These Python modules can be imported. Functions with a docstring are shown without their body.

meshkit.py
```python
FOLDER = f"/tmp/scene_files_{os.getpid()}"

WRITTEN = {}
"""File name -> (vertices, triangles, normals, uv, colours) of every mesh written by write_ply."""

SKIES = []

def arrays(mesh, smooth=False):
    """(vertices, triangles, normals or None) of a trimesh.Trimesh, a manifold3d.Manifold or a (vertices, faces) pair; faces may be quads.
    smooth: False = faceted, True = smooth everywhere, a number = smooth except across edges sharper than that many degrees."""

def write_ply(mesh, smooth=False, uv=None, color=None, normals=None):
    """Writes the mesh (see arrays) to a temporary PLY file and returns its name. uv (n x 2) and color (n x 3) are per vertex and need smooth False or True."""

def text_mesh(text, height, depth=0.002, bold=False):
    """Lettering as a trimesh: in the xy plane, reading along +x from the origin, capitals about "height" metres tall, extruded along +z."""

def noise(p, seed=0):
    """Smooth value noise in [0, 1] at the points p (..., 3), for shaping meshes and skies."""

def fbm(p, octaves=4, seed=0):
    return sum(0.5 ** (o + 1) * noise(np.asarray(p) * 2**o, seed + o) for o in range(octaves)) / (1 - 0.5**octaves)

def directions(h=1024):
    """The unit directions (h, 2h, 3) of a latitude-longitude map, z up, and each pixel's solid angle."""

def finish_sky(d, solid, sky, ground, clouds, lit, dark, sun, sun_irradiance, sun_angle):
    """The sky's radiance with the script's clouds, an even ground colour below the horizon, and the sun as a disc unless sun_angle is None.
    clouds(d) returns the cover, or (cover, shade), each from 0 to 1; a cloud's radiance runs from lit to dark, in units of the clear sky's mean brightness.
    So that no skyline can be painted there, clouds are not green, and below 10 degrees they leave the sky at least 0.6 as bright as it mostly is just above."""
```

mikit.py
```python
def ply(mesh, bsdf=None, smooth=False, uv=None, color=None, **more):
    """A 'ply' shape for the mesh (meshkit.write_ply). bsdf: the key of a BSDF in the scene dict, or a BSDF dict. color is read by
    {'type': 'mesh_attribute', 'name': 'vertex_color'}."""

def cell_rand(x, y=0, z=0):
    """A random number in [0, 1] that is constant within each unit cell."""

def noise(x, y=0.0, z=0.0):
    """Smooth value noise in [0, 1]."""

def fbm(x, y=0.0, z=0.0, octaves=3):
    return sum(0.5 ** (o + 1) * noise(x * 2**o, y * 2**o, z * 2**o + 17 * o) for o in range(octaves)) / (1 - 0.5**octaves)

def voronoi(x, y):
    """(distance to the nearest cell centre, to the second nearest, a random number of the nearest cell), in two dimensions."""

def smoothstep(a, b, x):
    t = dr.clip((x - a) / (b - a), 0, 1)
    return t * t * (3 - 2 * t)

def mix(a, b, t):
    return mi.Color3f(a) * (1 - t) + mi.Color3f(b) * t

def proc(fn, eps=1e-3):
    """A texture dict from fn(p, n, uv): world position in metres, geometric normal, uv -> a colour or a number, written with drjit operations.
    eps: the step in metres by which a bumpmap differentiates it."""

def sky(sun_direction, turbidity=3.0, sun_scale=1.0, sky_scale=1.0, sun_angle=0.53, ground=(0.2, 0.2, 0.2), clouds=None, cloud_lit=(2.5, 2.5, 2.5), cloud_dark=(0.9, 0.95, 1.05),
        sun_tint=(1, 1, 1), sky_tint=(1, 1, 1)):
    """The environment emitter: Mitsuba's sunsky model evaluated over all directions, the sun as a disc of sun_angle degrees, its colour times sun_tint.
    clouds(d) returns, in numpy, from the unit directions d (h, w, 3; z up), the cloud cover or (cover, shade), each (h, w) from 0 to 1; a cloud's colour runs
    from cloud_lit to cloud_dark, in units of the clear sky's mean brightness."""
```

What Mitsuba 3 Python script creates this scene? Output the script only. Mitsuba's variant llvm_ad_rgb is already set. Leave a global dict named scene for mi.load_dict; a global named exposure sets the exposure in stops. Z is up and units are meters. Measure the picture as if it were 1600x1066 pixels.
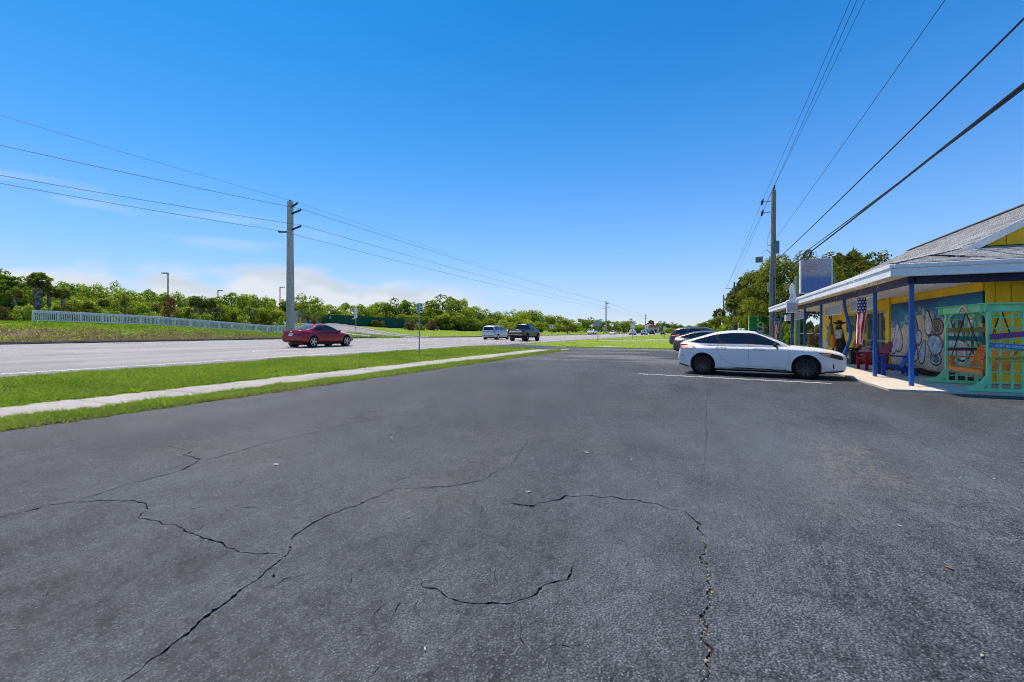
import math, random
import numpy as np, trimesh, shapely, manifold3d as m3
import mitsuba as mi, drjit as dr
import mikit, meshkit
from shapely.geometry import Polygon, LineString, Point, box as sbox
from shapely.ops import unary_union
T = mi.ScalarTransform4f
scene, labels = {}, {}

# ---------------------------------------------------------------- camera, sky, exposure
CAM_H, FOC, VPX, HOR = 1.4, 711.0, 1100.0, 517.5          # eye height; focal length, road vanishing point and horizon in photo pixels
YAW = math.atan((VPX - 800) / FOC)
SN, CS = math.sin(YAW), math.cos(YAW)
scene['camera'] = {'type': 'perspective', 'fov_axis': 'x', 'fov': math.degrees(2 * math.atan(800 / FOC)), 'near_clip': 0.05, 'far_clip': 6000.0,
                   'principal_point_offset_y': (533.0 - HOR) / 1066.0,
                   'to_world': T().look_at(origin=[0, 0, CAM_H], target=[-SN, CS, CAM_H], up=[0, 0, 1])}
SUN = (-0.40, 0.18, 1.0)
def cloud_cover(d):
    az = np.degrees(np.arctan2(-d[..., 0], d[..., 1]))       # degrees to the left of the road's direction
    el = np.degrees(np.arcsin(np.clip(d[..., 2], -1, 1)))
    q = np.stack([az / 7.0, el / 2.6, az * 0 + 3.1], -1)
    n = meshkit.fbm(q, 5, 4) + 0.16 * (meshkit.fbm(q * 3.7, 3, 9) - 0.5)
    top = 7.2 + 3.0 * (meshkit.noise(np.stack([az / 15.0, az * 0, az * 0 + 2], -1), 6) - 0.5)
    top = top * np.clip(0.62 + 0.012 * (az - 10), 0.5, 1.05)
    band = np.clip((top - el) / 2.6, 0, 1) * np.clip((az - 18) / 26, 0, 1) * np.clip((el + 1) / 2, 0, 1)
    cum = np.clip((n * 1.0 + band * 0.46 - 0.60) / 0.20, 0, 1) * np.clip(band * 2, 0, 1)
    w = meshkit.fbm(np.stack([az / 11.0, el / 1.3, az * 0 + 8], -1), 4, 21)
    wisp = np.clip((w - 0.56) / 0.25, 0, 1) * np.clip(1 - np.abs(el - 11.5) / 4, 0, 1) * np.clip((az - 42) / 12, 0, 1) * 0.5
    veil = np.clip((9 - el) / 9, 0, 1) ** 1.5 * np.clip((az - 4) / 30, 0, 1) * 0.32
    shade = np.clip((meshkit.fbm(q * 1.6 + 5, 4, 31) - 0.42) / 0.3, 0, 1) * 0.5
    haze = 0.90 * np.exp(-np.maximum(el, 0) / 9.0)           # the pale summer haze that whitens the sky towards the horizon
    return np.clip(1 - (1 - np.maximum(cum * 0.85, wisp)) * (1 - veil) * (1 - haze), 0, 1), shade * cum
scene['sky'] = mikit.sky(SUN, turbidity=3.0, sun_scale=0.82, sky_scale=1.0, clouds=cloud_cover, cloud_lit=(2.45, 2.5, 2.55), cloud_dark=(1.4, 1.65, 1.95),
                         sky_tint=(0.03, .735, 1.25), ground=(0.2, 0.2, 0.19))
exposure = 2.0

# ---------------------------------------------------------------- helpers: placing
def ratio(px): return (px - 800) / FOC * CS - SN
def on_x(px, X):                                             # the vertical line of sight px meets the plane X: (Y, depth)
    d = X / ratio(px)
    return (px - 800) / FOC * d * SN + d * CS, d
def at_d(px, d):
    l = (px - 800) / FOC * d
    return l * CS - d * SN, l * SN + d * CS
def z_at(py, d): return CAM_H + (HOR - py) * d / FOC
def depth(X, Y): return -X * SN + Y * CS
def smst(a, b, x):
    t = np.clip((np.asarray(x, float) - a) / (b - a), 0, 1)
    return t * t * (3 - 2 * t)
YF, VF = [-60, 35, 47, 71, 115, 200, 300], [1, 1, .8, .55, .37, .15, 0.05]
YP, VP_ = [-60, 19, 26, 32, 39, 47, 53, 62, 75, 90, 130, 300, 900], [2.2, 2.05, 1.86, 1.5, 1.08, 1.7, 2.5, 2.65, 2.2, 1.4, 1.0, .8, .3]
def G(X, Y):                                                 # height of the land
    X, Y = np.asarray(X, float), np.asarray(Y, float)
    f = np.interp(Y, YF, VF)
    road = np.interp(-X, [9.1, 10.1, 11.9, 16, 22, 37.5], [0, .015, .03, .2, .42, .6]) * f
    kerb = np.where(X < -37.55, .13, 0.0) * (Y < 400)
    plat = np.interp(Y, YP, VP_)
    xe = np.interp(Y, [42, 49, 76, 92], [47, 62, 62, 48])
    bank = np.where(xe > 48, smst(0, 1, np.clip((-X - 37.7) / (xe - 37.7), 0, 1)) * .5 + .5 * np.clip((-X - 37.7) / (xe - 37.7), 0, 1), smst(37.7, 47, -X)) * np.maximum(plat - road - kerb, 0)
    return road + kerb + bank
def gp(px, py, z=0.0):                                       # the point of the land behind a spot of the photo
    for _ in range(25):
        d = min(FOC * (CAM_H - z) / max(py - HOR, .5), 600.0)
        X, Y = at_d(px, d)
        z = z * .4 + .6 * float(G(X, Y))
    return X, Y, z

# ---------------------------------------------------------------- helpers: naming
def numbered(key):
    k, n = key, NEXT.get(key, 0)
    if n: k = f'{key}_{n:03d}'
    NEXT[key] = n + 1
    return k
NEXT = {}
def thing(name, label, cat, group=None):
    k = numbered(name)
    labels[k] = {'label': label, 'category': cat}
    if group: labels[k]['group'] = group
    return k
def part(parent, name, mesh, mat, smooth=False, label=None, kind=None, tw=None, **kw):
    k = numbered(f'{parent}__{name}' if parent else name)
    d = mesh if isinstance(mesh, dict) else mikit.ply(mesh, mat, smooth=smooth, **kw)
    if mat is not None and isinstance(mesh, dict): d = {**d, 'bsdf': {'type': 'ref', 'id': mat}}
    scene[k] = d if tw is None else {**d, 'to_world': tw}
    if label or kind: labels[k] = {**({'label': label} if label else {}), **({'kind': kind} if kind else {})}
    return k
def one(name, label, cat, mesh, mat, smooth=False, group=None, kind=None, **kw):
    k = part(None, name, mesh, mat, smooth, **kw)
    labels[k] = {'label': label, 'category': cat}
    if group: labels[k]['group'] = group
    if kind: labels[k]['kind'] = kind
    return k
def struct(name, mesh, mat, smooth=False, label=None, cat=None, **kw):
    k = part(None, name, mesh, mat, smooth, **kw)
    labels[k] = {'kind': 'structure', **({'label': label} if label else {})}
    if cat: labels[k]['category'] = cat
    return k
ORD = ['first', 'second', 'third', 'fourth', 'fifth', 'sixth', 'seventh', 'eighth', 'ninth', 'tenth', 'eleventh', 'twelfth', 'thirteenth', 'fourteenth', 'fifteenth', 'sixteenth',
       'seventeenth', 'eighteenth', 'nineteenth', 'twentieth', 'twenty-first', 'twenty-second', 'twenty-third', 'twenty-fourth', 'twenty-fifth', 'twenty-sixth', 'twenty-seventh', 'twenty-eighth',
       'twenty-ninth', 'thirtieth', 'thirty-first', 'thirty-second', 'thirty-third', 'thirty-fourth', 'thirty-fifth', 'thirty-sixth', 'thirty-seventh', 'thirty-eighth', 'thirty-ninth', 'fortieth']

# ---------------------------------------------------------------- helpers: meshes
class MB:
    """Collects pieces into one mesh."""
    def __init__(s): s.v, s.f, s.c, s.n = [], [], [], 0
    def add(s, v, f, c=None):
        v = np.asarray(v, float); f = np.asarray(f, int)
        if f.shape[1] == 4: f = np.vstack([f[:, [0, 1, 2]], f[:, [0, 2, 3]]])
        s.v.append(v); s.f.append(f + s.n); s.n += len(v)
        if c is not None: s.c.append(np.broadcast_to(c, (len(v), 3)))
        return s
    def tm(s, m, c=None): return s.add(m.vertices, m.faces, c)
    def box(s, c, size, rz=0.0, col=None):
        v = BOXV * (np.asarray(size) / 2)
        if rz: v = v @ rotz(rz).T
        return s.add(v + np.asarray(c), BOXF, col)
    def bar(s, p, q, w, h, up=(0, 0, 1), col=None):
        p, q = np.asarray(p, float), np.asarray(q, float)
        x = (q - p); L = np.linalg.norm(x); x /= L
        y = np.cross(up, x)
        y = y / np.linalg.norm(y) if np.linalg.norm(y) > 1e-6 else np.array([0, 1.0, 0])
        z = np.cross(x, y)
        v = BOXV * (np.array([L, w, h]) / 2)
        return s.add(v @ np.stack([x, y, z]) + (p + q) / 2, BOXF, col)
    def tube(s, pts, r, n=8, col=None, cap=True):
        v, f = tube(pts, r, n, cap)
        return s.add(v, f, col)
    def get(s): return (np.vstack(s.v), np.vstack(s.f)) if s.v else (np.zeros((0, 3)), np.zeros((0, 3), int))
    def col(s): return np.vstack(s.c)
BOXV = np.array([[x, y, z] for x in (-1, 1) for y in (-1, 1) for z in (-1, 1)], float)
BOXF = np.array([[0, 1, 3, 2], [4, 6, 7, 5], [0, 4, 5, 1], [2, 3, 7, 6], [0, 2, 6, 4], [1, 5, 7, 3]])
def rotz(a): return np.array([[math.cos(a), -math.sin(a), 0], [math.sin(a), math.cos(a), 0], [0, 0, 1.0]])
def tube(pts, r, n=8, cap=True):
    p = np.asarray(pts, float); r = np.broadcast_to(r, (len(p),))
    t = np.gradient(p, axis=0); t /= np.linalg.norm(t, axis=1, keepdims=True)
    a = np.cross(t, np.where(np.abs(t[:, 2:]) < .9, [0, 0, 1.0], [1.0, 0, 0])); a /= np.linalg.norm(a, axis=1, keepdims=True)
    b = np.cross(t, a); g = np.arange(n) * 2 * np.pi / n
    v = (p[:, None] + r[:, None, None] * (np.cos(g)[None, :, None] * a[:, None] + np.sin(g)[None, :, None] * b[:, None])).reshape(-1, 3)
    i, j = np.meshgrid(np.arange(len(p) - 1), np.arange(n), indexing='ij')
    q = np.stack([i * n + j, i * n + (j + 1) % n, (i + 1) * n + (j + 1) % n, (i + 1) * n + j], -1).reshape(-1, 4)
    f = np.vstack([q[:, [0, 1, 2]], q[:, [0, 2, 3]]])
    if cap:
        m = len(v); v = np.vstack([v, p[:1], p[-1:]]); k = np.arange(n)
        f = np.vstack([f, np.stack([(k + 1) % n, k, k * 0 + m], 1), np.stack([m - n + k, m - n + (k + 1) % n, k * 0 + m + 1], 1)])
    return v, f
def boxm(c, size, rz=0.0): return MB().box(c, size, rz).get()
def bevel(size, b=.01):                                      # a box with chamfered edges, centred
    h = np.asarray(size) / 2; pts = []
    for s in BOXV:
        for k in range(3):
            q = (h - b) * s; q[k] = h[k] * s[k]; pts.append(q)
    return trimesh.convex.convex_hull(np.array(pts))
def bbox(c, size, b=.01, rz=0.0):
    m = bevel(size, b); v = np.array(m.vertices)
    if rz: v = v @ rotz(rz).T
    return v + np.asarray(c), np.array(m.faces)
def lathe(prof, n=24):                                       # profile (r, z) about z
    p = np.asarray(prof, float); g = np.arange(n) * 2 * np.pi / n
    v = np.stack([p[:, None, 0] * np.cos(g), p[:, None, 0] * np.sin(g), np.broadcast_to(p[:, None, 1], (len(p), n))], -1).reshape(-1, 3)
    i, j = np.meshgrid(np.arange(len(p) - 1), np.arange(n), indexing='ij')
    q = np.stack([i * n + j, i * n + (j + 1) % n, (i + 1) * n + (j + 1) % n, (i + 1) * n + j], -1).reshape(-1, 4)
    return v, np.vstack([q[:, [0, 1, 2]], q[:, [0, 2, 3]]])
def prism(poly, z0, z1):                                     # shapely polygon -> solid between z0 and z1
    ms = [trimesh.creation.extrude_polygon(g, z1 - z0, engine='earcut') for g in getattr(poly, 'geoms', [poly])]
    m = trimesh.util.concatenate(ms); m.apply_translation([0, 0, z0]); return m
def xf(mesh, M):
    v, f = (mesh if isinstance(mesh, tuple) else (np.array(mesh.vertices), np.array(mesh.faces)))
    M = np.asarray(M, float); v = v @ M[:3, :3].T + M[:3, 3]
    return (v, f) if np.linalg.det(M[:3, :3]) > 0 else (v, f[:, ::-1])
def frame(o, x, y, z):                                       # matrix that takes the local axes to x, y, z at o
    M = np.eye(4); M[:3, 0], M[:3, 1], M[:3, 2], M[:3, 3] = x, y, z, o; return M
def cat_(ms):
    b = MB()
    for m in ms:
        if isinstance(m, tuple): b.add(*m)
        else: b.tm(m)
    return b.get()
def sheet(xs, ys, zf):
    X, Y = np.meshgrid(xs, ys, indexing='ij'); Z = zf(X, Y)
    v = np.stack([X, Y, Z], -1).reshape(-1, 3); n, m = len(xs), len(ys)
    i, j = np.meshgrid(np.arange(n - 1), np.arange(m - 1), indexing='ij')
    q = np.stack([i * m + j, (i + 1) * m + j, (i + 1) * m + j + 1, i * m + j + 1], -1).reshape(-1, 4)
    return v, np.vstack([q[:, [0, 1, 2]], q[:, [0, 2, 3]]])

# ---------------------------------------------------------------- materials
def rgb(c): return {'type': 'rgb', 'value': list(c)} if not isinstance(c, dict) else c
def mat(name, c, rough=.6, spec=.5, metal=0.0, coat=0.0, two=True, bump=None, **kw):
    b = {'type': 'principled', 'base_color': rgb(c), 'roughness': rough, 'specular': spec, 'metallic': metal, **kw}
    if coat: b['clearcoat'] = coat; b['clearcoat_gloss'] = .97
    if bump is not None: b = {'type': 'bumpmap', 'arbitrary': mikit.proc(bump[0], bump[2] if len(bump) > 2 else 2e-3), 'scale': bump[1], 'bsdf': b}
    scene[name] = {'type': 'twosided', 'bsdf': b} if two else b
    return name
def leafmat(name, trans=.7, rough=.5, spec=.3):
    scene[name] = {'type': 'principledthin', 'base_color': {'type': 'mesh_attribute', 'name': 'vertex_color'}, 'roughness': rough, 'diff_trans': trans, 'eta': 1.33, 'spec_trans': 0.0}
    return name
N, FB, VO, SS, MX = mikit.noise, mikit.fbm, mikit.voronoi, mikit.smoothstep, mikit.mix
# ================================================================ GROUND, PAVEMENTS, ROAD
def c_asphalt(p, n, uv):
    v1, v2, vr = VO(p.x * 88, p.y * 88)
    w1, w2, wr = VO(p.x * 37 + 7, p.y * 37)
    big, mid, sm = FB(p.x * .35, p.y * .35, 2.0), FB(p.x * 2.2, p.y * 2.2, 5.0), FB(p.x * 9, p.y * 9, 6.0)
    drag = FB(p.x * 1.6 + .25 * p.y, p.y * .33, 11.0)
    lum = .088 * (.28 + .62 * vr + .58 * wr + .6 * (big - .5) + .6 * (mid - .5) + .8 * (sm - .5) + .7 * (drag - .5)) * (1 - .72 * SS(.34, .58, v1))
    lum = lum * (.72 + .56 * N(p.x * 66 + p.y * 8, p.y * 17, 3.0))
    c = mi.Color3f(lum * .88, lum * 1.0, lum * 1.12)
    c = MX(c, (.26, .28, .31), SS(.84, .98, vr) * SS(.44, .16, v1) * .8)
    right = SS(-.02, .06, p.x + .05 * (N(p.y * 3.0) - .5)) * SS(13., 8., p.y)
    wx, wy = p.x + .03 * (FB(p.x * 7, p.y * 7, 3.0) - .5), p.y + .03 * (FB(p.x * 7, p.y * 7, 8.0) - .5)
    s1 = SS(.72, .90, N(wx * 92 + wy * 14, wy * 24 - wx * 5, 1.0)); s2 = SS(.76, .92, N(wx * 58 - wy * 44, wy * 30 + wx * 36, 4.0))
    craze = dr.maximum(s1, s2 * .8) * SS(.22, .72, FB(p.x * 1.6, p.y * 1.2, 1.0)) * right * SS(.2, 1.0, p.x)
    c = MX(c, (.19, .22, .26), craze * .52)
    c = MX(c, c * 1.10, right * .6)
    sx, sy = p.x - 1.25 - .16 * (p.y - 5.4), (p.y - 5.5) * .42
    stain = SS(1.0, .15, dr.sqrt(dr.square(sx * 1.5) + sy * sy) + 1.1 * (FB(p.x * 2.3, p.y * 1.6, 4.0) - .5)) * SS(.45, .7, N(p.x * 60, p.y * 60) * .6 + .4 * N(p.x * 19, p.y * 19))
    c = MX(c, (.20, .175, .13), stain * .6)
    dirt = SS(.50, .72, FB(p.x * .9 + 3, p.y * .55, 9.0)) * SS(.45, .8, N(p.x * 45, p.y * 45)) * SS(.3, -.3, p.x)
    c = MX(c, (.13, .115, .085), dirt * .42)
    worn = SS(.46, .66, FB(p.x * .22, p.y * .8, 12.0)) * SS(17., 24., p.y) * SS(-13., -5., p.x)
    return MX(c, (.20, .19, .175), worn * .7)
def h_asphalt(p, n, uv):
    v1, v2, vr = VO(p.x * 88, p.y * 88)
    return (1 - SS(0., .55, v1)) * (.4 + .6 * vr) + .9 * N(p.x * 40, p.y * 40) + 2.2 * FB(p.x * 6, p.y * 6, 1.0)
mat('asphalt', mikit.proc(c_asphalt), rough=.62, spec=.45, bump=(h_asphalt, .0042, 2e-3))
mat('crack_dirt', mikit.proc(lambda p, n, uv: MX((.022, .021, .02), (.10, .085, .06), SS(.3, .8, N(p.x * 70, p.y * 70)))), rough=.95, spec=.1)
def c_road(p, n, uv):
    t = p.x + .2 * (N(p.y * .05) - .5)
    track = SS(.75, .1, abs(abs(t + 19.0) - .9)) + SS(.75, .1, abs(abs(t + 22.6) - .9)) + SS(.75, .1, abs(abs(t + 30.2) - .9)) + SS(.75, .1, abs(abs(t + 33.8) - .9))
    st = FB(p.x * 3.1, p.y * .06, 2.0); g = N(p.x * 30, p.y * 30); bl = FB(p.x * .3, p.y * .12, 7.0)
    l = .37 * (.80 + .22 * st + .12 * (g - .5) + .22 * (bl - .5)) * (1 - .13 * track)
    l = l * (1 - .12 * SS(.62, .7, N(p.x * .8, p.y * .4, 3.0)))
    sh = SS(-17.25, -17.05, p.x + .1 * (N(p.y * 2) - .5))
    return MX(mi.Color3f(l * 1.0, l * .955, l * .88), mi.Color3f(.21, .205, .2) * (.7 + .6 * N(p.x * 12, p.y * 12)), sh)
mat('road_asphalt', mikit.proc(c_road), rough=.75, spec=.3)
def c_conc(p, n, uv):
    a, b = FB(p.x * 1.3, p.y * 1.3, p.z), N(p.x * 40, p.y * 40, p.z * 40)
    l = .40 * (.80 + .3 * a + .14 * (b - .5))
    return MX(mi.Color3f(l, l * .94, l * .84), (.30, .27, .22), SS(.6, .8, FB(p.x * 3, p.y * 3, 4.0)) * .5)
mat('concrete', mikit.proc(c_conc), rough=.85, spec=.2)
mat('kerb_concrete', mikit.proc(lambda p, n, uv: MX((.26, .235, .2), (.12, .105, .085), FB(p.x * 3, p.y * 1.5, 1.0)) * (.8 + .4 * N(p.x * 25, p.y * 25))), rough=.9, spec=.1)
mat('pale_kerb', mikit.proc(lambda p, n, uv: mi.Color3f(.55, .53, .49) * (.8 + .35 * FB(p.x * 2, p.y * 2))), rough=.9, spec=.1)
mat('marking', mikit.proc(lambda p, n, uv: MX((.68, .67, .64), (.18, .18, .18), SS(.55, .8, N(p.x * 45, p.y * 45) * .6 + .4 * FB(p.x * 5, p.y * 5)))), rough=.7, spec=.3)
def c_turf(p, n, uv):
    a, b, g = FB(p.x * .5, p.y * .5, 1.0), FB(p.x * 4, p.y * 4, 3.0), N(p.x * 28, p.y * 28)
    c = MX((.14, .23, .015), (.26, .34, .03), a) * (.65 + .5 * g + .3 * (b - .5))
    dead = SS(.50, .72, FB(p.x * .9, p.y * .25, 6.0)) * SS(-37.8, -38.6, p.x) * SS(-45, -40, p.x) * SS(36., 24., p.y)
    c = MX(c, mi.Color3f(.25, .19, .125) * (.6 + .7 * g), SS(.2, .55, dead + .5 * (b - .5)) * SS(0.0, .1, dead))
    return MX(c, (.20, .16, .10), SS(.58, .8, FB(p.x * 1.1, p.y * 1.1, 15.0)) * .6)
mat('turf', mikit.proc(c_turf), rough=.9, spec=.1)

LOT_Y = 37.4
def land_z(X, Y):
    z = G(X, Y)
    paved = ((X > -9.08) & (Y < LOT_Y + .01)) | ((X > -16.3) & (Y > 32.6) & (Y < LOT_Y + .01)) | ((X > -37.5) & (X < -15.95) & (Y > -200) & (Y < 600)) | ((X > -11.8) & (X < -9.95) & (Y < 32.5))
    return z - .13 * paved
xs = np.unique(np.concatenate([-np.geomspace(90, 3000, 26), np.arange(-90, -48, 3.0), np.arange(-48, -37.5, .7), [-37.8, -37.62, -37.5, -37.45, -33, -29, -25, -22, -19, -16.3, -16.0, -15.92, -15, -14, -13, -12, -11.82, -11.78, -9.97, -9.93, -9.6, -9.12, -9.06, -8.5],
                                 np.arange(-8, 30, 4.0), np.geomspace(30, 3000, 22)]))
ys = np.unique(np.concatenate([-np.geomspace(40, 400, 8), np.arange(-40, 32, 2.0), [32.4, 32.5, 32.6, 32.8, 37.3, LOT_Y, LOT_Y + .03], np.arange(38, 100, 2.0), np.geomspace(100, 5000, 40)]))
struct('ground', sheet(xs, ys, land_z), 'turf', smooth=False)

# the parking lot, with its open cracks cut through the sheet
rng = np.random.default_rng(5)
def z6(*q): return [(x / 2.562, 650 + y / 2.562) for x, y in q]
def z7(*q): return [(530 + x / 2.562, 650 + y / 2.562) for x, y in q]
def z8(*q): return [(1050 + x / 2.287, 600 + y / 2.287) for x, y in q]
CR = [  # (points in the photo, half width in m)
 (z6((470, 1100), (500, 1062), (560, 1015), (640, 955), (720, 890), (790, 825), (880, 765), (940, 710), (1020, 655), (1090, 600), (1160, 540), (1165, 505), (1210, 460), (1260, 425), (1330, 390), (1405, 362)) + z7((60, 362), (140, 325), (220, 292), (330, 288), (440, 280), (520, 270), (580, 258)), .0095),
 (z7((580, 258), (640, 215), (690, 198), (740, 120), (760, 90)), .004),
 (z6((-60, 428), (0, 408), (110, 380), (200, 358), (290, 345), (400, 340), (520, 338), (585, 355), (575, 385), (560, 410), (640, 425), (700, 440), (760, 462), (810, 488), (860, 498), (910, 528), (970, 543), (1050, 552), (1150, 552)), .0085),
 (z6((290, 345), (350, 322), (430, 302), (520, 270), (610, 250), (700, 228), (760, 200), (800, 178), (770, 163), (740, 158), (775, 138)), .010),
 (z6((630, 112), (690, 122), (740, 135), (775, 138)), .006),
 (z6((805, 178), (900, 160), (960, 140), (1050, 112), (1150, 90), (1280, 62), (1405, 32)) + z7((80, 25), (190, 0)) + [(640, 642), (690, 634)], .009),
 (z7((320, 650), (345, 680), (385, 700), (430, 728), (500, 742), (580, 752), (700, 750), (740, 728), (790, 712), (830, 680), (870, 660), (915, 655), (925, 630), (945, 598), (965, 590)), .0075),
 (z7((320, 640), (350, 625), (395, 600)), .004), (z7((710, 755), (725, 800), (730, 850), (740, 900), (770, 950), (790, 975)), .0028),
 (z7((640, 360), (690, 355), (770, 360), (830, 345), (870, 338), (910, 320), (1000, 320), (1090, 325), (1190, 340), (1270, 350), (1320, 370), (1400, 388)) + z8((40, 455), (70, 480), (90, 510), (110, 545), (118, 590), (115, 640), (128, 690), (130, 740), (128, 790), (112, 830), (125, 880), (128, 950), (118, 1000), (125, 1020), (108, 1066), (112, 1110)), .0135),
 (z8((128, 20), (125, 80), (120, 150), (125, 200), (118, 250), (115, 315)), .010), (z8((115, 315), (60, 322), (0, 330)), .003), (z7((1270, 250), (1285, 290), (1325, 320)), .004),
 (z7((1130, 615), (1160, 590), (1220, 575)), .003), (z7((550, 460), (620, 490), (670, 520), (720, 535)), .003), (z7((410, 1005), (460, 992)), .003), (z7((640, 360), (700, 325), (715, 310)), .003),
 (z6((250, 970), (290, 978), (330, 955), (400, 925), (430, 905)), .003), (z6((260, 1010), (275, 985), (290, 978)), .0025), (z6((330, 712), (385, 690)), .0025), (z6((-30, 870), (0, 865), (70, 850), (110, 858)), .003),
 (z6((350, 815), (410, 812), (480, 785)), .0028), (z6((170, 740), (200, 705), (260, 675)), .0026), (z6((150, 570), (200, 565)), .0026), (z6((640, 820), (700, 815), (770, 818)), .0022), (z6((90, 1000), (170, 955)), .003),
 (z6((100, 478), (150, 485), (190, 480)), .0022), (z6((1330, 720), (1380, 705)), .003), (z6((1000, 1020), (1060, 1000), (1085, 965), (1080, 930)), .0024), (z6((700, 1066), (760, 1040), (860, 1020)), .0026),
 (z8((720, 110), (780, 150), (870, 200), (960, 240), (1050, 285), (1150, 340), (1258, 385)), .0035), (z7((60, 1066), (130, 1040), (165, 1000), (230, 1005)), .003), (z7((0, 715), (50, 700)), .003), (z7((680, 50), (720, 38), (760, 15)), .004)]
cracks, mids = [], []
rh = np.random.default_rng(41)
for _ in range(210):                                         # the web of short hairlines, mostly along the way the asphalt was laid
    x0, y0 = rh.uniform(-4.6, -.7), 1.75 + 5.5 * rh.random() ** 1.6; a = math.pi / 2 + rh.normal(0, .55); L = rh.uniform(.05, .26); n = 3 + int(L / .1)
    q = [np.array([x0, y0])]
    for k in range(n): a += rh.normal(0, .35); q.append(q[-1] + L / n * np.array([math.cos(a), math.sin(a)]))
    CR.append((np.array(q), rh.uniform(.0030, .0056)))
for q, hw in CR:
    P = q if isinstance(q, np.ndarray) else np.array([gp(x, y)[:2] for x, y in q])
    pts = [P[0]]
    for a, b in zip(P[:-1], P[1:]):
        n = max(1, int(np.linalg.norm(b - a) / .022))
        pts += [a + (b - a) * (k + 1) / n for k in range(n)]
    pts = np.array(pts); t = np.gradient(pts, axis=0); t /= np.linalg.norm(t, axis=1, keepdims=True) + 1e-9
    nn = np.stack([-t[:, 1], t[:, 0]], 1); k = len(pts)
    wob = np.convolve(rng.normal(0, 1, k + 6), [.5, .8, .8, .5], 'same')[3:-3] * .0042 * (1 + hw * 60)
    pts = pts + nn * wob[:, None]
    dist = np.linalg.norm(pts, axis=1)
    w = hw * .60 * (.25 + rng.gamma(2., .5, k) * .7) * (.62 + .38 * (np.convolve(rng.random(k + 20), np.ones(12) / 12, 'same')[10:-10] > .42)) * np.clip(np.minimum(np.arange(k), np.arange(k)[::-1]) / 4., .12, 1) * (1 + .05 * dist)
    w2 = w * rng.uniform(.6, 1.4, k)
    ring = np.vstack([pts + nn * w[:, None], (pts - nn * w2[:, None])[::-1]])
    cracks.append(Polygon(ring).buffer(0)); mids.append((pts, w))
lot = unary_union([sbox(-9.05, -30, 40, LOT_Y), Polygon([(-9.05, 32.7), (-9.05, LOT_Y), (-16.1, 38.9), (-16.1, 31.9)])])
edge = [(-9.05, y) for y in np.arange(-6, 32, .18)]
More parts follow.
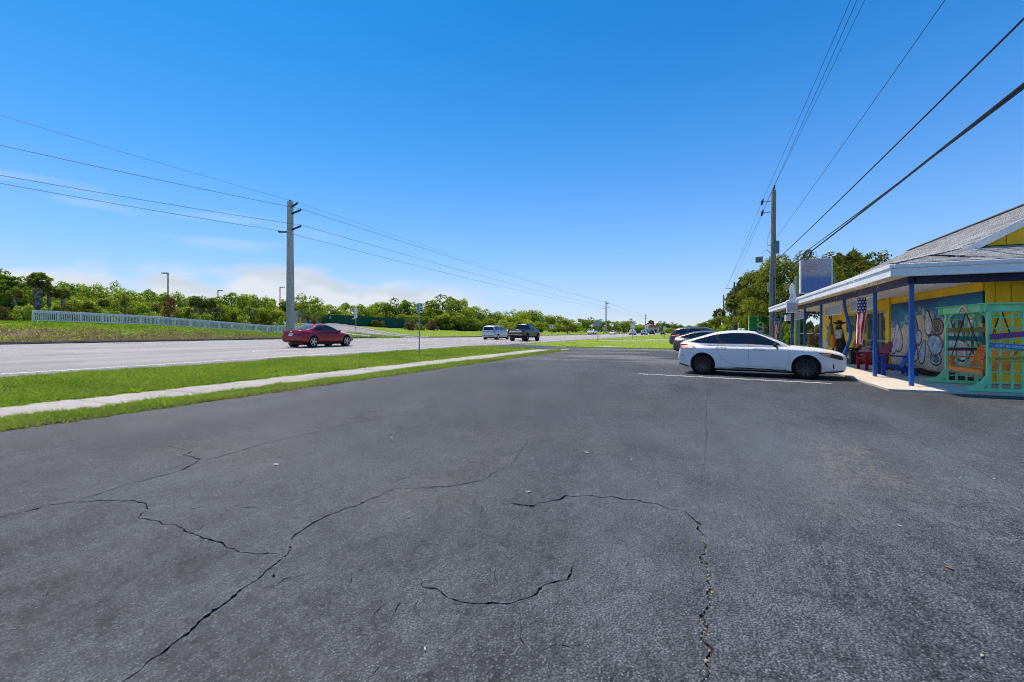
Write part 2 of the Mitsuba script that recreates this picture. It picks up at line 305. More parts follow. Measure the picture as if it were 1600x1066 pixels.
bite = unary_union([Polygon([(x - .3, y), (x + .02 + .07 * rng.random() ** 2, y + .09), (x - .3, y + .2)]) for x, y in edge])
lot = lot.difference(unary_union(cracks)).difference(bite).difference(sbox(4.02, 13.22, 41, LOT_Y + 1))
lot = unary_union([g for g in getattr(lot, 'geoms', [lot]) if g.area > .0008])
lm = prism(lot, -.032, 0.0)
v = np.array(lm.vertices); far = v[:, 0] < -9.1                     # the mouth of the drive climbs to the road
v[far, 2] += G(v[far, 0], v[far, 1]) + .012
PL = struct('parking_lot', (v, np.array(lm.faces)), 'asphalt')
part(PL, 'crack_bed', sheet(np.linspace(-9.0, 40, 3), np.linspace(-30, LOT_Y - .1, 3), lambda X, Y: X * 0 - .013), 'crack_dirt')
mat('grit', mikit.proc(lambda p, n, uv: MX((.40, .36, .29), (.17, .15, .12), mikit.cell_rand(p.x * 90, p.y * 90))), rough=.9, spec=.1)
def grit(pts, w, seed, dens, size):
    r = np.random.default_rng(seed); b = MB(); ico = trimesh.creation.icosphere(subdivisions=0)
    for q, ww in zip(pts, w):
        for _ in range(r.poisson(dens)):
            o = q + r.normal(0, 1, 2) * (ww * .8 + .002); s = size * r.uniform(.5, 1.6)
            b.add(ico.vertices * [s, s, s * .6] @ rotz(r.uniform(0, 6)).T + [o[0], o[1], -.009 + r.uniform(0, .007)], ico.faces)
    return b.get()
low = [(p, w) for p, w in [(mids[9][0][mids[9][0][:, 1] < 3.4], mids[9][1][mids[9][0][:, 1] < 3.4])]][0]
part(PL, 'crack_grit', cat_([grit(low[0], low[1], 1, 2.4, .0055), grit(*mids[10], 2, 1.4, .006), grit(mids[6][0][:9], mids[6][1][:9], 3, 1.4, .004), grit(mids[0][0][40:60], mids[0][1][40:60], 4, 1.5, .005)]), 'grit', kind='stuff', label='pale loose grit lying in the open cracks')
a, b_ = gp(998, 584.3), gp(1300, 599.6)
def stripe(a, b, w, z=.004):
    a, b = np.array(a[:2]), np.array(b[:2]); t = (b - a) / np.linalg.norm(b - a); n = np.array([-t[1], t[0]]) * w / 2
    q = np.array([a - n, b - n, b + n, a + n]); return prism(Polygon(q), .0005, z)
part(PL, 'parking_line', stripe(a, b_, .10), 'marking', label='white stall line in front of the white hatchback')
# road, markings, kerbs
ry = np.unique(np.concatenate([np.arange(-60, 130, 3.0), np.geomspace(130, 500, 20)]))
rx = np.array([-37.5, -34, -30, -26, -22, -20, -18, -16.0])
RD = struct('road', sheet(rx, ry, lambda X, Y: G(X, Y) + .010), 'road_asphalt')
def lane(x, w, y0, y1, n=12): return sheet(np.array([x - w / 2, x + w / 2]), np.linspace(y0, y1, n), lambda X, Y: G(X, Y) + .0145)
part(RD, 'edge_line', lane(-17.2, .14, -60, 31.5, 30), 'marking'); part(RD, 'edge_line', lane(-17.2, .14, 40, 300, 40), 'marking'); part(RD, 'edge_line', lane(-36.4, .14, -60, 46, 30), 'marking')
mat('yellow_marking', mikit.proc(lambda p, n, uv: MX((.62, .42, .05), (.3, .25, .15), N(p.x * 40, p.y * 40))), rough=.7)
for x in (-24.6, -28.4): part(RD, 'centre_line', lane(x, .12, -60, 300, 70), 'yellow_marking')
for x in (-20.9, -32.0):
    for y in np.arange(-8, 110, 12.0): part(RD, 'lane_dash', lane(x, .12, y, y + 3, 2), 'marking')
def kerbmesh(x0, x1, y0, y1, h, step=3.0):
    b = MB()
    for y in np.arange(y0, y1, step):
        y2 = min(y + step, y1) - .012
        for q in ((y, y2),):
            z = [float(G(-37.45, t)) for t in q]
            vv = np.array([[x, q[i], z[i] + dz] for i in (0, 1) for x, dz in ((x0, -.1), (x0, h), (x0 + .03, h + .012), (x1, h + .012), (x1, -.1))])
            fs = [[i, (i + 1) % 5, (i + 1) % 5 + 5, i + 5] for i in range(5)]
            b.add(vv, fs).add(vv[[0, 1, 2, 3, 4]], [[0, 2, 1], [0, 3, 2], [0, 4, 3]]).add(vv[5:], [[0, 1, 2], [0, 2, 3], [0, 3, 4]])
    return b.get()
KB = struct('kerb', kerbmesh(-37.5, -37.72, -45, 45.5, .15), 'kerb_concrete')
struct('kerb', kerbmesh(-37.5, -37.72, 56.5, 300, .15), 'kerb_concrete')

# side street that climbs away on the far side, with its pale kerbs
mat('side_asphalt', mikit.proc(lambda p, n, uv: mi.Color3f(.27, .25, .23) * (.8 + .35 * FB(p.x * .8, p.y * .8, 2.0))), rough=.85, spec=.2)
def ribbon(pts, wid, lift, n=26):
    pts = np.asarray(pts, float); t = np.linspace(0, 1, len(pts)); u = np.linspace(0, 1, n)
    c = np.stack([np.interp(u, t, pts[:, k]) for k in (0, 1)], 1); w = np.interp(u, t, wid)
    for _ in range(3): c[1:-1] = (c[:-2] + c[1:-1] * 2 + c[2:]) / 4
    d = np.gradient(c, axis=0); d /= np.linalg.norm(d, axis=1, keepdims=True); nn = np.stack([-d[:, 1], d[:, 0]], 1)
    ls = np.linspace(-.5, .5, 5)
    P = c[:, None] + nn[:, None] * (w[:, None] * ls)[..., None]
    vv = np.concatenate([P, (G(P[..., 0], P[..., 1]) + lift)[..., None]], -1).reshape(-1, 3)
    i, j = np.meshgrid(np.arange(n - 1), np.arange(4), indexing='ij')
    q = np.stack([i * 5 + j, i * 5 + j + 1, (i + 1) * 5 + j + 1, (i + 1) * 5 + j], -1).reshape(-1, 4)
    return (vv, np.vstack([q[:, [0, 2, 1]], q[:, [0, 3, 2]]])), P
path = [(-37.4, 50.6), (-41, 51.0), (-46, 53.2), (-52, 56.2), (-58, 58.4), (-70, 60.5)]
m, P = ribbon(path, [11, 8.2, 7.0, 6.6, 6.6, 6.6], .03)
struct('side_street', m, 'side_asphalt', smooth=30)
for e in (0, 4):
    q = P[:, e]; z = G(q[:, 0], q[:, 1]) + .08
    struct('side_street_kerb', tube(np.column_stack([q, z]), .13, 6), 'pale_kerb', smooth=True)

# pavement slabs between the two strips of grass
SW = None
k = 0
for y in np.arange(-3.0, 32.6, 1.6):
    x1 = -9.99
    xa, xb = (-11.76, x1)
    if y > 29: xb = -9.99 + (y - 29) * .2
    tilt = rng.normal(0, .003)
    vv, ff = bbox([(xa + xb) / 2, y + .793, -.038 + tilt], [xb - xa, 1.570, .13], .012)
    if SW is None: SW = numbered('pavement'); labels[SW] = {'kind': 'structure', 'label': 'pale concrete pavement between the grass strips'}
    part(SW, 'slab', (vv, ff), 'concrete')

# islands of grass and the paths beyond the drive
def isl(name, px, mt, lift, **kw):
    q = np.array([gp(x, y)[:2] for x, y in px]); poly = Polygon(q).buffer(.6).buffer(-.6)
    m = prism(poly, 0, lift); vv = np.array(m.vertices); vv[:, 2] = np.where(vv[:, 2] > lift / 2, lift, -.2) + G(vv[:, 0], vv[:, 1])
    struct(name, (vv, np.array(m.faces)), mt, **kw); return poly
I1 = isl('grass_island', [(873, 538), (880, 540.5), (892, 542.3), (924, 543.6), (980, 544.8), (1060, 546), (1110, 546), (1110, 533.2), (1040, 533.2), (960, 533.6), (913, 534.2), (890, 535.6)], 'turf', .05)
isl('path', [(922, 543.2), (946, 541.5), (1045, 538.9), (1110, 537.2), (1110, 538.6), (1045, 540.4), (950, 543.4)], 'concrete', .065)
isl('cross_street', [(925, 533.4), (960, 532.9), (1110, 532.2), (1110, 531.2), (1024, 531.0), (960, 531.8), (945, 532.2)], 'concrete', .04)
I2 = isl('grass_island', [(953, 530.6), (968, 531.5), (1000, 531.6), (1015, 531.2), (1000, 529.8), (966, 529.6)], 'turf', .07)
I3 = isl('grass_island', [(1002, 527.2), (1024, 530.2), (1110, 530.4), (1110, 524.2), (1030, 525.2)], 'turf', .06)

# ---------------------------------------------------------------- grass blades
leafmat('blade', .95, .5, .3)
def blades(n, fx, seed, h=(.05, .12), w=.012, pal=((.23, .38, .03), (.41, .53, .06)), dead=.06):
    r = np.random.default_rng(seed)
    x, y = fx(r, n); n = len(x)
    z = G(x, y)
    a = r.uniform(0, 2 * np.pi, n); hh = r.uniform(*h, n) * (.6 + .8 * meshkit.noise(np.stack([x * 1.3, y * 1.3, x * 0], -1), 3)); ww = w * r.uniform(.6, 1.5, n)
    lean = r.normal(0, .85, (n, 2)) * hh[:, None]
    b = np.stack([np.cos(a), np.sin(a)], 1) * ww[:, None]
    o = np.stack([x, y], 1)
    v = np.stack([np.column_stack([o - b, z - .01]), np.column_stack([o + b, z - .01]), np.column_stack([o + lean, z + hh])], 1).reshape(-1, 3)
    t = np.clip(meshkit.fbm(np.stack([x * .7, y * .7, x * 0], -1), 3, 8) * 1.6 - .3 + r.normal(0, .2, n), 0, 1)[:, None]
    c = np.array(pal[0]) * (1 - t) + np.array(pal[1]) * t
    if dead > .2 and pal[0][0] < .195: dead = np.clip(dead * 3.2 * smst(-44.5, -40.5, x) * smst(40, 24, y) + .05, 0, 1)
    dd = r.random(n) < dead * 2.5 * np.clip(meshkit.fbm(np.stack([x * .5, y * .5, x * 0 + 4], -1), 3, 2), 0, 1)
    c[dd] = np.array([.34, .27, .14]) * r.uniform(.6, 1.2, (dd.sum(), 1))
    return v, np.arange(3 * n).reshape(-1, 3), np.repeat(c, 3, 0)
def rect(x0, x1, y0, y1, p=1.0):
    def f(r, n):
        y = y0 + (y1 - y0) * r.random(n) ** p
        x = r.uniform(x0, x1, n)
        return x, y
    return f
def edges(x0, x1, y0, y1, x2):
    def f(r, n):
        y = y0 + (y1 - y0) * r.random(n) ** 1.4
        return x0 + (x1 - x0) * r.random(n) ** 2 + .05 * np.sin(y * 5) + .04 * np.sin(y * 13.7), y
    return f
def inpoly(poly):
    x0, y0, x1, y1 = poly.bounds
    def f(r, n):
        x, y = r.uniform(x0, x1, n * 3), r.uniform(y0, y1, n * 3); k = shapely.contains_xy(poly, x, y)
        return x[k][:n], y[k][:n]
    return f
def grass(name, label, mats):
    v, f, c = zip(*mats); off = np.cumsum([0] + [len(q) for q in v[:-1]])
    k = part(None, name, (np.vstack(v), np.vstack([q + o for q, o in zip(f, off)])), 'blade', color=np.vstack(c))
    labels[k] = {'kind': 'stuff', 'label': label, 'category': 'grass'}
grass('grass', 'bright green mown grass between the road and the pale pavement', [blades(150000, rect(-16.1, -11.78, 1.5, 33, 1.5), 1, (.04, .10), dead=.12), blades(9000, edges(-11.85, -11.60, 2, 32, 0), 2, (.04, .11)), blades(9000, edges(-16.0, -16.22, 2, 32, 0), 12, (.05, .12))])
grass('grass', 'narrow ragged strip of green grass between the pavement and the dark parking lot', [blades(60000, rect(-9.98, -9.06, 1.5, 32.5, 1.5), 3, (.025, .075), dead=.14), blades(7000, edges(-9.9, -10.22, 2, 32, 0), 4, (.03, .09)), blades(9000, edges(-9.2, -8.96, 2, 32, 0), 5, (.03, .08), dead=.5)])
grass('grass', 'grass of the island beyond the drive', [blades(26000, inpoly(I1), 6, (.04, .1), .02), blades(2500, inpoly(I2), 7, (.05, .1), .03), blades(4000, inpoly(I3), 8, (.05, .1), .05)])
grass('grass', 'patchy green and straw coloured grass on the bank beyond the road', [blades(70000, rect(-47.5, -37.75, -12, 52, 1), 9, (.06, .18), .03, dead=.3, pal=((.17, .33, .02), (.35, .50, .045)))])
# ================================================================ VEHICLES
def paint(name, c, rough=.28, metal=0.0): return mat(name, c, rough=rough, spec=.5, metal=metal, coat=1.0, two=True)
paint('white_paint', (.66, .66, .655)); paint('red_paint', (.26, .004, .016), .25, .15); paint('silver_paint', (.50, .51, .52), .3, .5); paint('grey_paint', (.075, .078, .083), .28, .5); paint('black_paint', (.006, .007, .007), .3, .0)
paint('far_white_paint', (.78, .78, .77)); paint('pale_grey_paint', (.12, .125, .14), .3, .4)
mat('dark_glass', (.010, .013, .016), rough=.04, spec=.8); mat('blue_glass', (.05, .075, .09), rough=.04, spec=.9); mat('rubber', (.010, .010, .010), rough=.85, spec=.2); mat('black_trim', (.014, .014, .015), rough=.45, spec=.4)
mat('chrome', (.75, .75, .76), rough=.18, metal=1.0); mat('alloy', (.58, .58, .59), rough=.3, metal=.8); mat('black_alloy', (.013, .013, .014), rough=.25, spec=.5); mat('red_lamp', (.42, .005, .010), rough=.35, spec=.4)
mat('clear_lamp', (.45, .46, .47), rough=.1, spec=.8, coat=1.0); mat('amber_lamp', (.75, .20, .02), rough=.15, spec=.7, coat=1.0); mat('seam', (.06, .06, .06), rough=.7); mat('pale_seam', (.22, .23, .24), rough=.7); mat('plate', (.55, .57, .58), rough=.5); mat('plate_print', (.08, .14, .12), rough=.5)

def poly_dist(P, pts):                                       # distance of pts (n,2) to the closed outline P
    A, B = P, np.roll(P, -1, 0); d = np.full(len(pts), 9.)
    for a, b in zip(A, B):
        ab = b - a; t = np.clip(((pts - a) @ ab) / max(ab @ ab, 1e-12), 0, 1)
        d = np.minimum(d, np.linalg.norm(pts - a - t[:, None] * ab, axis=1))
    return d
def smooth_poly(pts, n=2, keep=()):                          # rounds an outline's corners (points in keep stay sharp)
    p = [np.array(q, float) for q in pts]; sharp = [i in keep for i in range(len(p))]
    for _ in range(n):
        q, s = [], []
        for i in range(len(p)):
            if sharp[i]: q.append(p[i]); s.append(True); continue
            a, b = p[i - 1], p[(i + 1) % len(p)]
            la, lb = np.linalg.norm(a - p[i]), np.linalg.norm(b - p[i])
            ka, kb = min(.25, .14 / la), min(.25, .14 / lb)
            q += [p[i] + (a - p[i]) * ka, p[i] + (b - p[i]) * kb]; s += [False, False]
        p, sharp = q, s
    return np.array(p)
def pillow(profile, W, r, step, crown=0.0, n=2, zc=0.0, keep=()):
    """A solid from a side outline (x, z): half width W(x, z), edges rounded by r."""
    P = smooth_poly(profile, n, keep)
    if Polygon(P).exterior.is_ccw is False: P = P[::-1]
    M = m3.Manifold.extrude(m3.CrossSection([P]), 2.0).refine_to_length(step)
    def warp(v):
        v = np.asarray(v); x, z, s = v[:, 0], v[:, 1], v[:, 2] - 1.0
        w = W(x, z); d = np.minimum(poly_dist(P, v[:, :2]) / r, 1.0)
        ym = w - r * (1 - np.sqrt(np.maximum(1 - (1 - d) ** 2, 0)))
        y = s * ym
        return np.column_stack([x, -y, z - crown * (y / np.maximum(w, .1)) ** 2 * smst(zc, zc + .25, z)])
    return M.warp_batch(warp)
def cast(V, F, pts, ax, sign):
    """For points in the plane across axis ax: the outermost coordinate of the surface on that side."""
    o = [i for i in range(3) if i != ax]
    T3 = V[F]; nrm = np.cross(T3[:, 1] - T3[:, 0], T3[:, 2] - T3[:, 0]); T3 = T3[nrm[:, ax] * sign > 1e-9]
    t2 = T3[:, :, o]; out = np.full(len(pts), np.nan)
    lo, hi = t2.min(1), t2.max(1)
    for i, p in enumerate(pts):
        k = np.nonzero((lo[:, 0] <= p[0]) & (hi[:, 0] >= p[0]) & (lo[:, 1] <= p[1]) & (hi[:, 1] >= p[1]))[0]
        if not len(k): continue
        a, b, c = t2[k, 0], t2[k, 1], t2[k, 2]
        den = (b[:, 1] - c[:, 1]) * (a[:, 0] - c[:, 0]) + (c[:, 0] - b[:, 0]) * (a[:, 1] - c[:, 1])
        den = np.where(np.abs(den) < 1e-14, 1e-14, den)
        u = ((b[:, 1] - c[:, 1]) * (p[0] - c[:, 0]) + (c[:, 0] - b[:, 0]) * (p[1] - c[:, 1])) / den
        v = ((c[:, 1] - a[:, 1]) * (p[0] - c[:, 0]) + (a[:, 0] - c[:, 0]) * (p[1] - c[:, 1])) / den
        m = (u > -1e-6) & (v > -1e-6) & (u + v < 1 + 1e-6)
        if m.any():
            q = (u * T3[k, 0, ax] + v * T3[k, 1, ax] + (1 - u - v) * T3[k, 2, ax])[m]
            out[i] = q.max() if sign > 0 else q.min()
    bad = np.isnan(out)
    if bad.any() and (~bad).any():
        D = ((pts[bad][:, None] - pts[~bad][None]) ** 2).sum(-1); out[bad] = out[~bad][D.argmin(1)]
    return out
def decal(VF, poly, ax, sign, off=.004, step=.06, sink=.012):
    """A thin piece lying on the body: the outline poly in the plane across axis ax, on the side sign."""
    V, F = VF; res = []
    for g in getattr(poly, 'geoms', [poly]):
        ring = np.array(g.exterior.coords)[:-1]
        if not g.exterior.is_ccw: ring = ring[::-1]
        M = m3.Manifold.extrude(m3.CrossSection([ring]), 1.0).refine_to_length(max(step, .03)).to_mesh()
        v, f = np.array(M.vert_properties)[:, :3], np.array(M.tri_verts)
        h = cast(V, F, v[:, :2], ax, sign) + sign * (v[:, 2] * (off + sink) - sink)
        o = [i for i in range(3) if i != ax]
        q = np.empty_like(v); q[:, o[0]], q[:, o[1]], q[:, ax] = v[:, 0], v[:, 1], h
        t = q[f]; vol = np.einsum('ij,ij->i', t[:, 0], np.cross(t[:, 1], t[:, 2])).sum()
        res.append((q, f if vol > 0 else f[:, ::-1]))
    return cat_(res)
def wheel(R, w, rim, spokes, style):
    """Tyre, rim face and hub about the y axis, outer face at -y."""
    t = lathe([(rim, -w / 2 + .012), (rim + .02, -w / 2), (R - .03, -w / 2), (R - .008, -w / 2 + .018), (R, -w / 2 + .05), (R, w / 2 - .05), (R - .008, w / 2 - .018), (R - .03, w / 2), (rim, w / 2)], 40)
    b = MB(); b.add(*lathe([(rim + .004, w / 2), (rim, -w / 2 + .004), (rim - .018, -w / 2 + .012), (rim - .022, -w / 2 + .07), (.02, -w / 2 + .085), (.0001, -w / 2 + .085)], 40))
    s = MB()
    for k in range(spokes):
        a = 2 * np.pi * k / spokes
        for da in ((-.13, .13) if style == 'twin' else (0,)):
            wd = (.020 if style == 'twin' else .040)
            p0, p1 = np.array([math.cos(a + da * .5) * .05, math.sin(a + da * .5) * .05, -w / 2 + .030]), np.array([math.cos(a + da) * (rim - .012), math.sin(a + da) * (rim - .012), -w / 2 + .012])
            s.bar(p0, p1, wd * 1.6, .03)
    s.add(*lathe([(.0001, -w / 2 + .012), (.045, -w / 2 + .014), (.062, -w / 2 + .03), (.062, -w / 2 + .06)], 20))
    s.add(*lathe([(rim + .003, -w / 2 + .006), (rim - .012, -w / 2 + .002), (rim - .02, -w / 2 + .012), (rim - .02, -w / 2 + .03)], 40))
    R90 = np.array([[1, 0, 0, 0], [0, 0, 1, 0], [0, -1, 0, 0], [0, 0, 0, 1.0]])          # z -> -y ... turned so that the face looks to -y
    M = np.array([[1, 0, 0, 0], [0, 0, 1, 0], [0, 1, 0, 0], [0, 0, 0, 1.0]])
    fl = lambda q: (q[0], q[1])
    return xf(t, M), xf(b.get(), M), xf(s.get(), M)

class Car:
    def __init__(s, key, place, paintmat, V, step=.08):
        s.k, s.tw, s.paint, s.V = key, place, paintmat, V
    def put(s, name, mesh, m, smooth=35, parent=None, label=None): return part(parent or s.k, name, mesh, m, smooth, tw=s.tw, label=label)
def place_car(X, Y, z, heading): return T().translate([X, Y, z]).rotate([0, 0, 1], math.degrees(heading))

def car(name, label, tw, pm, spec, group=None):
    """A car from its outlines. Local x runs to the nose, y to its left, z up."""
    k = thing(name, label, spec.get('cat', 'car'), group); C = Car(k, tw, pm, spec)
    W0, L0, L1, st = spec['W'], spec['rear'], spec['nose'], spec.get('step', .09)
    pl_f, pl_r = spec.get('taper', (.16, .10)); zs = spec.get('shoulder', .72)
    def Wb(x, z):
        w = W0 - pl_f * smst(L1 - .95, L1 + .05, x) ** 1.5 - pl_r * smst(L0 + .75, L0 - .05, x) ** 1.5
        w = w - .055 * smst(.45, .15, z) - spec.get('tumble', .05) * smst(zs, zs + spec.get('crease', .28), z) + .012 * np.exp(-((z - .42) / .1) ** 2) * -1
        for xw in spec['axles']: w = w + spec.get('flare', .018) * np.exp(-((x - xw) / .42) ** 2) * smst(.95, .7, z)
        return w
    Wt, zb, zr = spec['Wtop'], spec['belt'], spec['roof']
    def Wg(x, z):
        t = np.clip((z - zb) / (zr - zb), -.3, 1.1)
        w = (W0 - spec.get('gin', .045)) + (Wt - (W0 - spec.get('gin', .045))) * t
        return w - .10 * smst(spec['gx'][1] - .8, spec['gx'][1], x) - spec.get('gtaper', .10) * smst(spec['gx'][0] + .9, spec['gx'][0], x)
    body = pillow(spec['body'], Wb, spec.get('r', .10), st, crown=.035, zc=zb - .35, keep=spec.get('keep', ()))
    if 'cut' in spec:                                            # open load bed
        body = body - m3.Manifold(m3.Mesh(*[np.asarray(q, t) for q, t in zip(trimesh_box(spec['cut']), ('f4', 'u4'))]))
    if 'green' in spec: body = body + pillow(spec['green'], Wg, spec.get('rg', .11), st, crown=.05, zc=zb + .1)
    R = spec['R']
    arch = spec.get('arch', R + .055)
    for xw in spec['axles']:
        cyl = m3.Manifold.cylinder(W0 * 2 + .6, arch, arch, 48).rotate([90, 0, 0]).translate([xw, W0 + .3, R + .01])
        keep_ = m3.Manifold.cube([3, (W0 - .27) * 2, 3], True).translate([xw, 0, R])
        body = body - (cyl - keep_)
    mm = body.to_mesh(); VF = np.array(mm.vert_properties, float)[:, :3], np.array(mm.tri_verts)
    C.put('body', VF, pm, 32)
    wt, wr, ws = wheel(R, spec.get('tw', .225), spec.get('rim', R * .70), spec.get('spokes', 5), spec.get('style', 'plain'))
    yw = W0 - .115 + spec.get('track', 0)
    for xw in spec['axles']:
        for sd in (-1, 1):
            ang = spec.get('steer', 0) if xw > 0 else 0
            M = np.eye(4); M[:3, :3] = rotz(ang); M[:3, 3] = [xw, sd * yw, R]
            if sd > 0: M = M @ np.diag([1, -1, 1, 1.0])
            w = C.put('wheel', xf(wt, M), 'rubber', 40)
            C.put('rim_bed', xf(wr, M), 'black_trim', 40, parent=w); C.put('rim', xf(ws, M), spec.get('rimmat', 'alloy'), 30, parent=w)
            liner = lathe([(arch - .006, .02), (arch - .006, .235), (.05, .24)], 40)
            Lm = np.array([[1, 0, 0, xw], [0, 0, -sd, sd * (W0 - .03)], [0, 1, 0, R + .01], [0, 0, 0, 1.0]])
            C.put('wheel_arch', xf(liner, Lm), 'black_trim', 40)
    C.put('underbody', bbox([(L0 + L1) / 2, 0, spec.get('under', .21)], [L1 - L0 - 1.0, (W0 - .29) * 2, .14], .03), 'black_trim', False)
    gm = spec.get('glass', 'dark_glass')
    for nm, pts, m_ in spec.get('side', []):                     # pieces on both flanks, outline in (x, z)
        pg = Polygon(smooth_poly(pts, 1)) if nm in ('window', 'tail_lamp', 'headlight', 'door_handle') else (pts if not isinstance(pts, list) else Polygon(pts))
        for sd in (-1, 1): C.put(nm, decal(VF, pg, 1, sd, spec.get('off', {}).get(nm, .006), spec.get('dstep', .06), .04 if 'lamp' in nm else .012), gm if m_ == 'glass' else m_, 30)
    for nm, ln, wd in spec.get('lines', []):
        pg = LineString(ln).buffer(wd, cap_style='flat', quad_segs=2)
        for sd in (-1, 1): C.put(nm, decal(VF, pg, 1, sd, .003, .03), spec.get('seam', 'seam'), 30)
    for nm, pts, m_ in spec.get('top', []): C.put(nm, decal(VF, Polygon(smooth_poly(pts, 1)), 2, 1, .004, .08), gm if m_ == 'glass' else m_, 30)
    for nm, pts, m_ in spec.get('back', []): C.put(nm, decal(VF, Polygon(pts), 0, -1, .006), gm if m_ == 'glass' else m_, 30)
    for nm, pts, m_ in spec.get('front', []): C.put(nm, decal(VF, Polygon(pts), 0, 1, .006), gm if m_ == 'glass' else m_, 30)
    if 'mirror' in spec:
        mx, my, mz = spec['mirror']
        for sd in (-1, 1):
            b = MB(); b.add(*bbox([0, 0, 0], [.11, .20, .125], .04)).bar([0.02, -sd * .06, -.02], [.06, -sd * .22, -.07], .05, .03)
            v, f = b.get(); v = v + np.array([mx, sd * my, mz]); C.put('wing_mirror', (v, f), spec.get('mirrormat', 'black_trim'), 30)
    for nm, mesh, m_ in spec.get('extra', []): C.put(nm, mesh, m_, 30)
    return C, VF
def trimesh_box(b):
    (x0, x1), (y0, y1), (z0, z1) = b
    t = trimesh.creation.box([x1 - x0, y1 - y0, z1 - z0]); return np.array(t.vertices) + [(x0 + x1) / 2, (y0 + y1) / 2, (z0 + z1) / 2], np.array(t.faces)
def rc(y0, y1, z0, z1): return [(y0, z0), (y1, z0), (y1, z1), (y0, z1)]

# ---- the white hatchback (x from the middle of its wheelbase)
wb = 1.40
hatch = dict(dstep=.03, W=.90, Wtop=.60, rear=-2.19, nose=2.37, belt=.955, roof=1.42, gx=(-2.1, 1.25), axles=(-wb, wb), R=.335, rim=.243, tw=.235, spokes=10, style='twin', rimmat='black_alloy', shoulder=.885, crease=.10, tumble=.105, gin=.095, steer=-.10, step=.032, gtaper=.16, taper=(.20, .13), rg=.055,
  body=[(-2.13, .30), (-1.95, .215), (1.95, .20), (2.26, .21), (2.345, .26), (2.37, .42), (2.37, .62), (2.335, .72), (2.20, .795), (1.85, .87), (1.40, .925), (.95, .965), (-1.2, 1.0), (-1.75, 1.04), (-2.06, 1.06), (-2.145, 1.03), (-2.12, .90), (-2.17, .72), (-2.19, .52)],
  green=[(1.16, .86), (.96, .97), (.70, 1.12), (.34, 1.295), (.04, 1.39), (-.28, 1.425), (-.66, 1.425), (-1.06, 1.38), (-1.52, 1.25), (-1.92, 1.105), (-2.10, 1.045), (-2.0, .92)],
  side=[('window_surround', [(-1.83, 1.040), (-1.44, 1.190), (-1.07, 1.287), (-.62, 1.341), (-.1, 1.347), (.10, 1.318), (.37, 1.210), (.70, 1.04), (.76, .978), (.4, .982), (-.1, 1.006), (-1.04, 1.006), (-1.45, 1.016)], 'black_trim'),
        ('window', [(-1.76, 1.055), (-1.40, 1.18), (-1.10, 1.262), (-.88, 1.065), (-1.06, 1.02), (-1.45, 1.03)], 'glass'),
        ('window', [(-.83, 1.04), (-1.045, 1.272), (-.62, 1.322), (-.12, 1.328), (-.10, 1.02), (-.5, 1.02)], 'glass'),
        ('window', [(-.045, 1.018), (-.065, 1.328), (.08, 1.30), (.35, 1.195), (.64, 1.045), (.72, .99), (.4, .995)], 'glass'),
        ('pillar_trim', [(-.10, 1.02), (-.045, 1.02), (-.065, 1.33), (-.12, 1.33)], 'dark_glass'),
        ('tail_lamp', [(-2.13, .93), (-2.07, .99), (-1.86, .955), (-1.58, .885), (-1.70, .862), (-2.0, .845), (-2.12, .85)], 'red_lamp'),
        ('headlight', [(2.30, .60), (2.25, .69), (2.0, .765), (1.68, .79), (1.76, .715), (1.95, .655), (2.24, .57)], 'black_alloy'),
        ('turn_lamp', [(2.0, .745), (1.73, .772), (1.80, .715), (1.97, .668)], 'amber_lamp'),
        ('handle_recess', [(-1.01, .83), (-.71, .823), (-.71, .885), (-1.01, .892)], 'pale_seam'), ('handle_recess', [(.05, .82), (.35, .813), (.35, .873), (.05, .882)], 'pale_seam'),
        ('side_marker', [(-2.08, .60), (-1.96, .60), (-1.98, .622), (-2.08, .622)], 'red_lamp'),
        ('sill', [(-.60, .245), (.92, .222), (.90, .252), (-.35, .275)], 'black_trim'),
        ('bumper_vent', [(2.04, .33), (2.075, .33), (2.06, .47), (2.04, .45)], 'black_trim'),
        ('bumper_lip', [(2.30, .235), (1.86, .205), (1.86, .235), (2.28, .275)], 'black_trim'),
        ('rear_lip', [(-2.15, .30), (-1.82, .23), (-1.82, .265), (-2.15, .36)], 'black_trim'),
        ('door_handle', [(-.99, .845), (-.73, .838), (-.73, .862), (-.99, .87)], 'white_paint'), ('door_handle', [(.07, .835), (.33, .828), (.33, .852), (.07, .86)], 'white_paint')],
  off={'door_handle': .028, 'sill': .006, 'tail_lamp': .030, 'headlight': .014, 'turn_lamp': .024, 'window_surround': .007, 'pillar_trim': .013, 'window': .011},
  lines=[('door_gap', [(-.10, 1.0), (-.085, .75), (-.10, .33)], .0045), ('door_gap', [(-.95, 1.01), (-.98, .86), (-.93, .70), (-.74, .47), (-.42, .33)], .0045), ('door_gap', [(.90, .98), (.985, .80), (.96, .55), (.92, .31)], .0045), ('door_gap', [(-.42, .325), (.92, .305)], .004),
         ('bumper_gap', [(-1.72, .87), (-1.74, .75)], .004), ('bonnet_gap', [(1.0, .955), (1.4, .90), (1.68, .80)], .004)],
  top=[('windscreen', [(1.0, -.56), (.86, -.68), (.33, -.57), (.10, -.50), (.10, .50), (.33, .57), (.86, .68), (1.0, .56)], 'glass'), ('rear_window', [(-1.96, -.46), (-1.12, -.50), (-1.12, .50), (-1.96, .46)], 'glass'), ('spoiler', [(-2.10, -.58), (-2.0, -.60), (-2.0, .60), (-2.10, .58)], 'white_paint')],
  back=[('number_plate', rc(-.16, .16, .72, .87), 'plate'), ('rear_grille', rc(-.6, .6, .30, .42), 'black_trim')], front=[('grille', rc(-.55, .55, .36, .55), 'black_trim')], mirror=(.62, .975, .985), r=.075, arch=.372, seam='pale_seam')
pr, pf = np.array(gp(1098, 585.2)[:2]), np.array(gp(1260, 592.8)[:2])
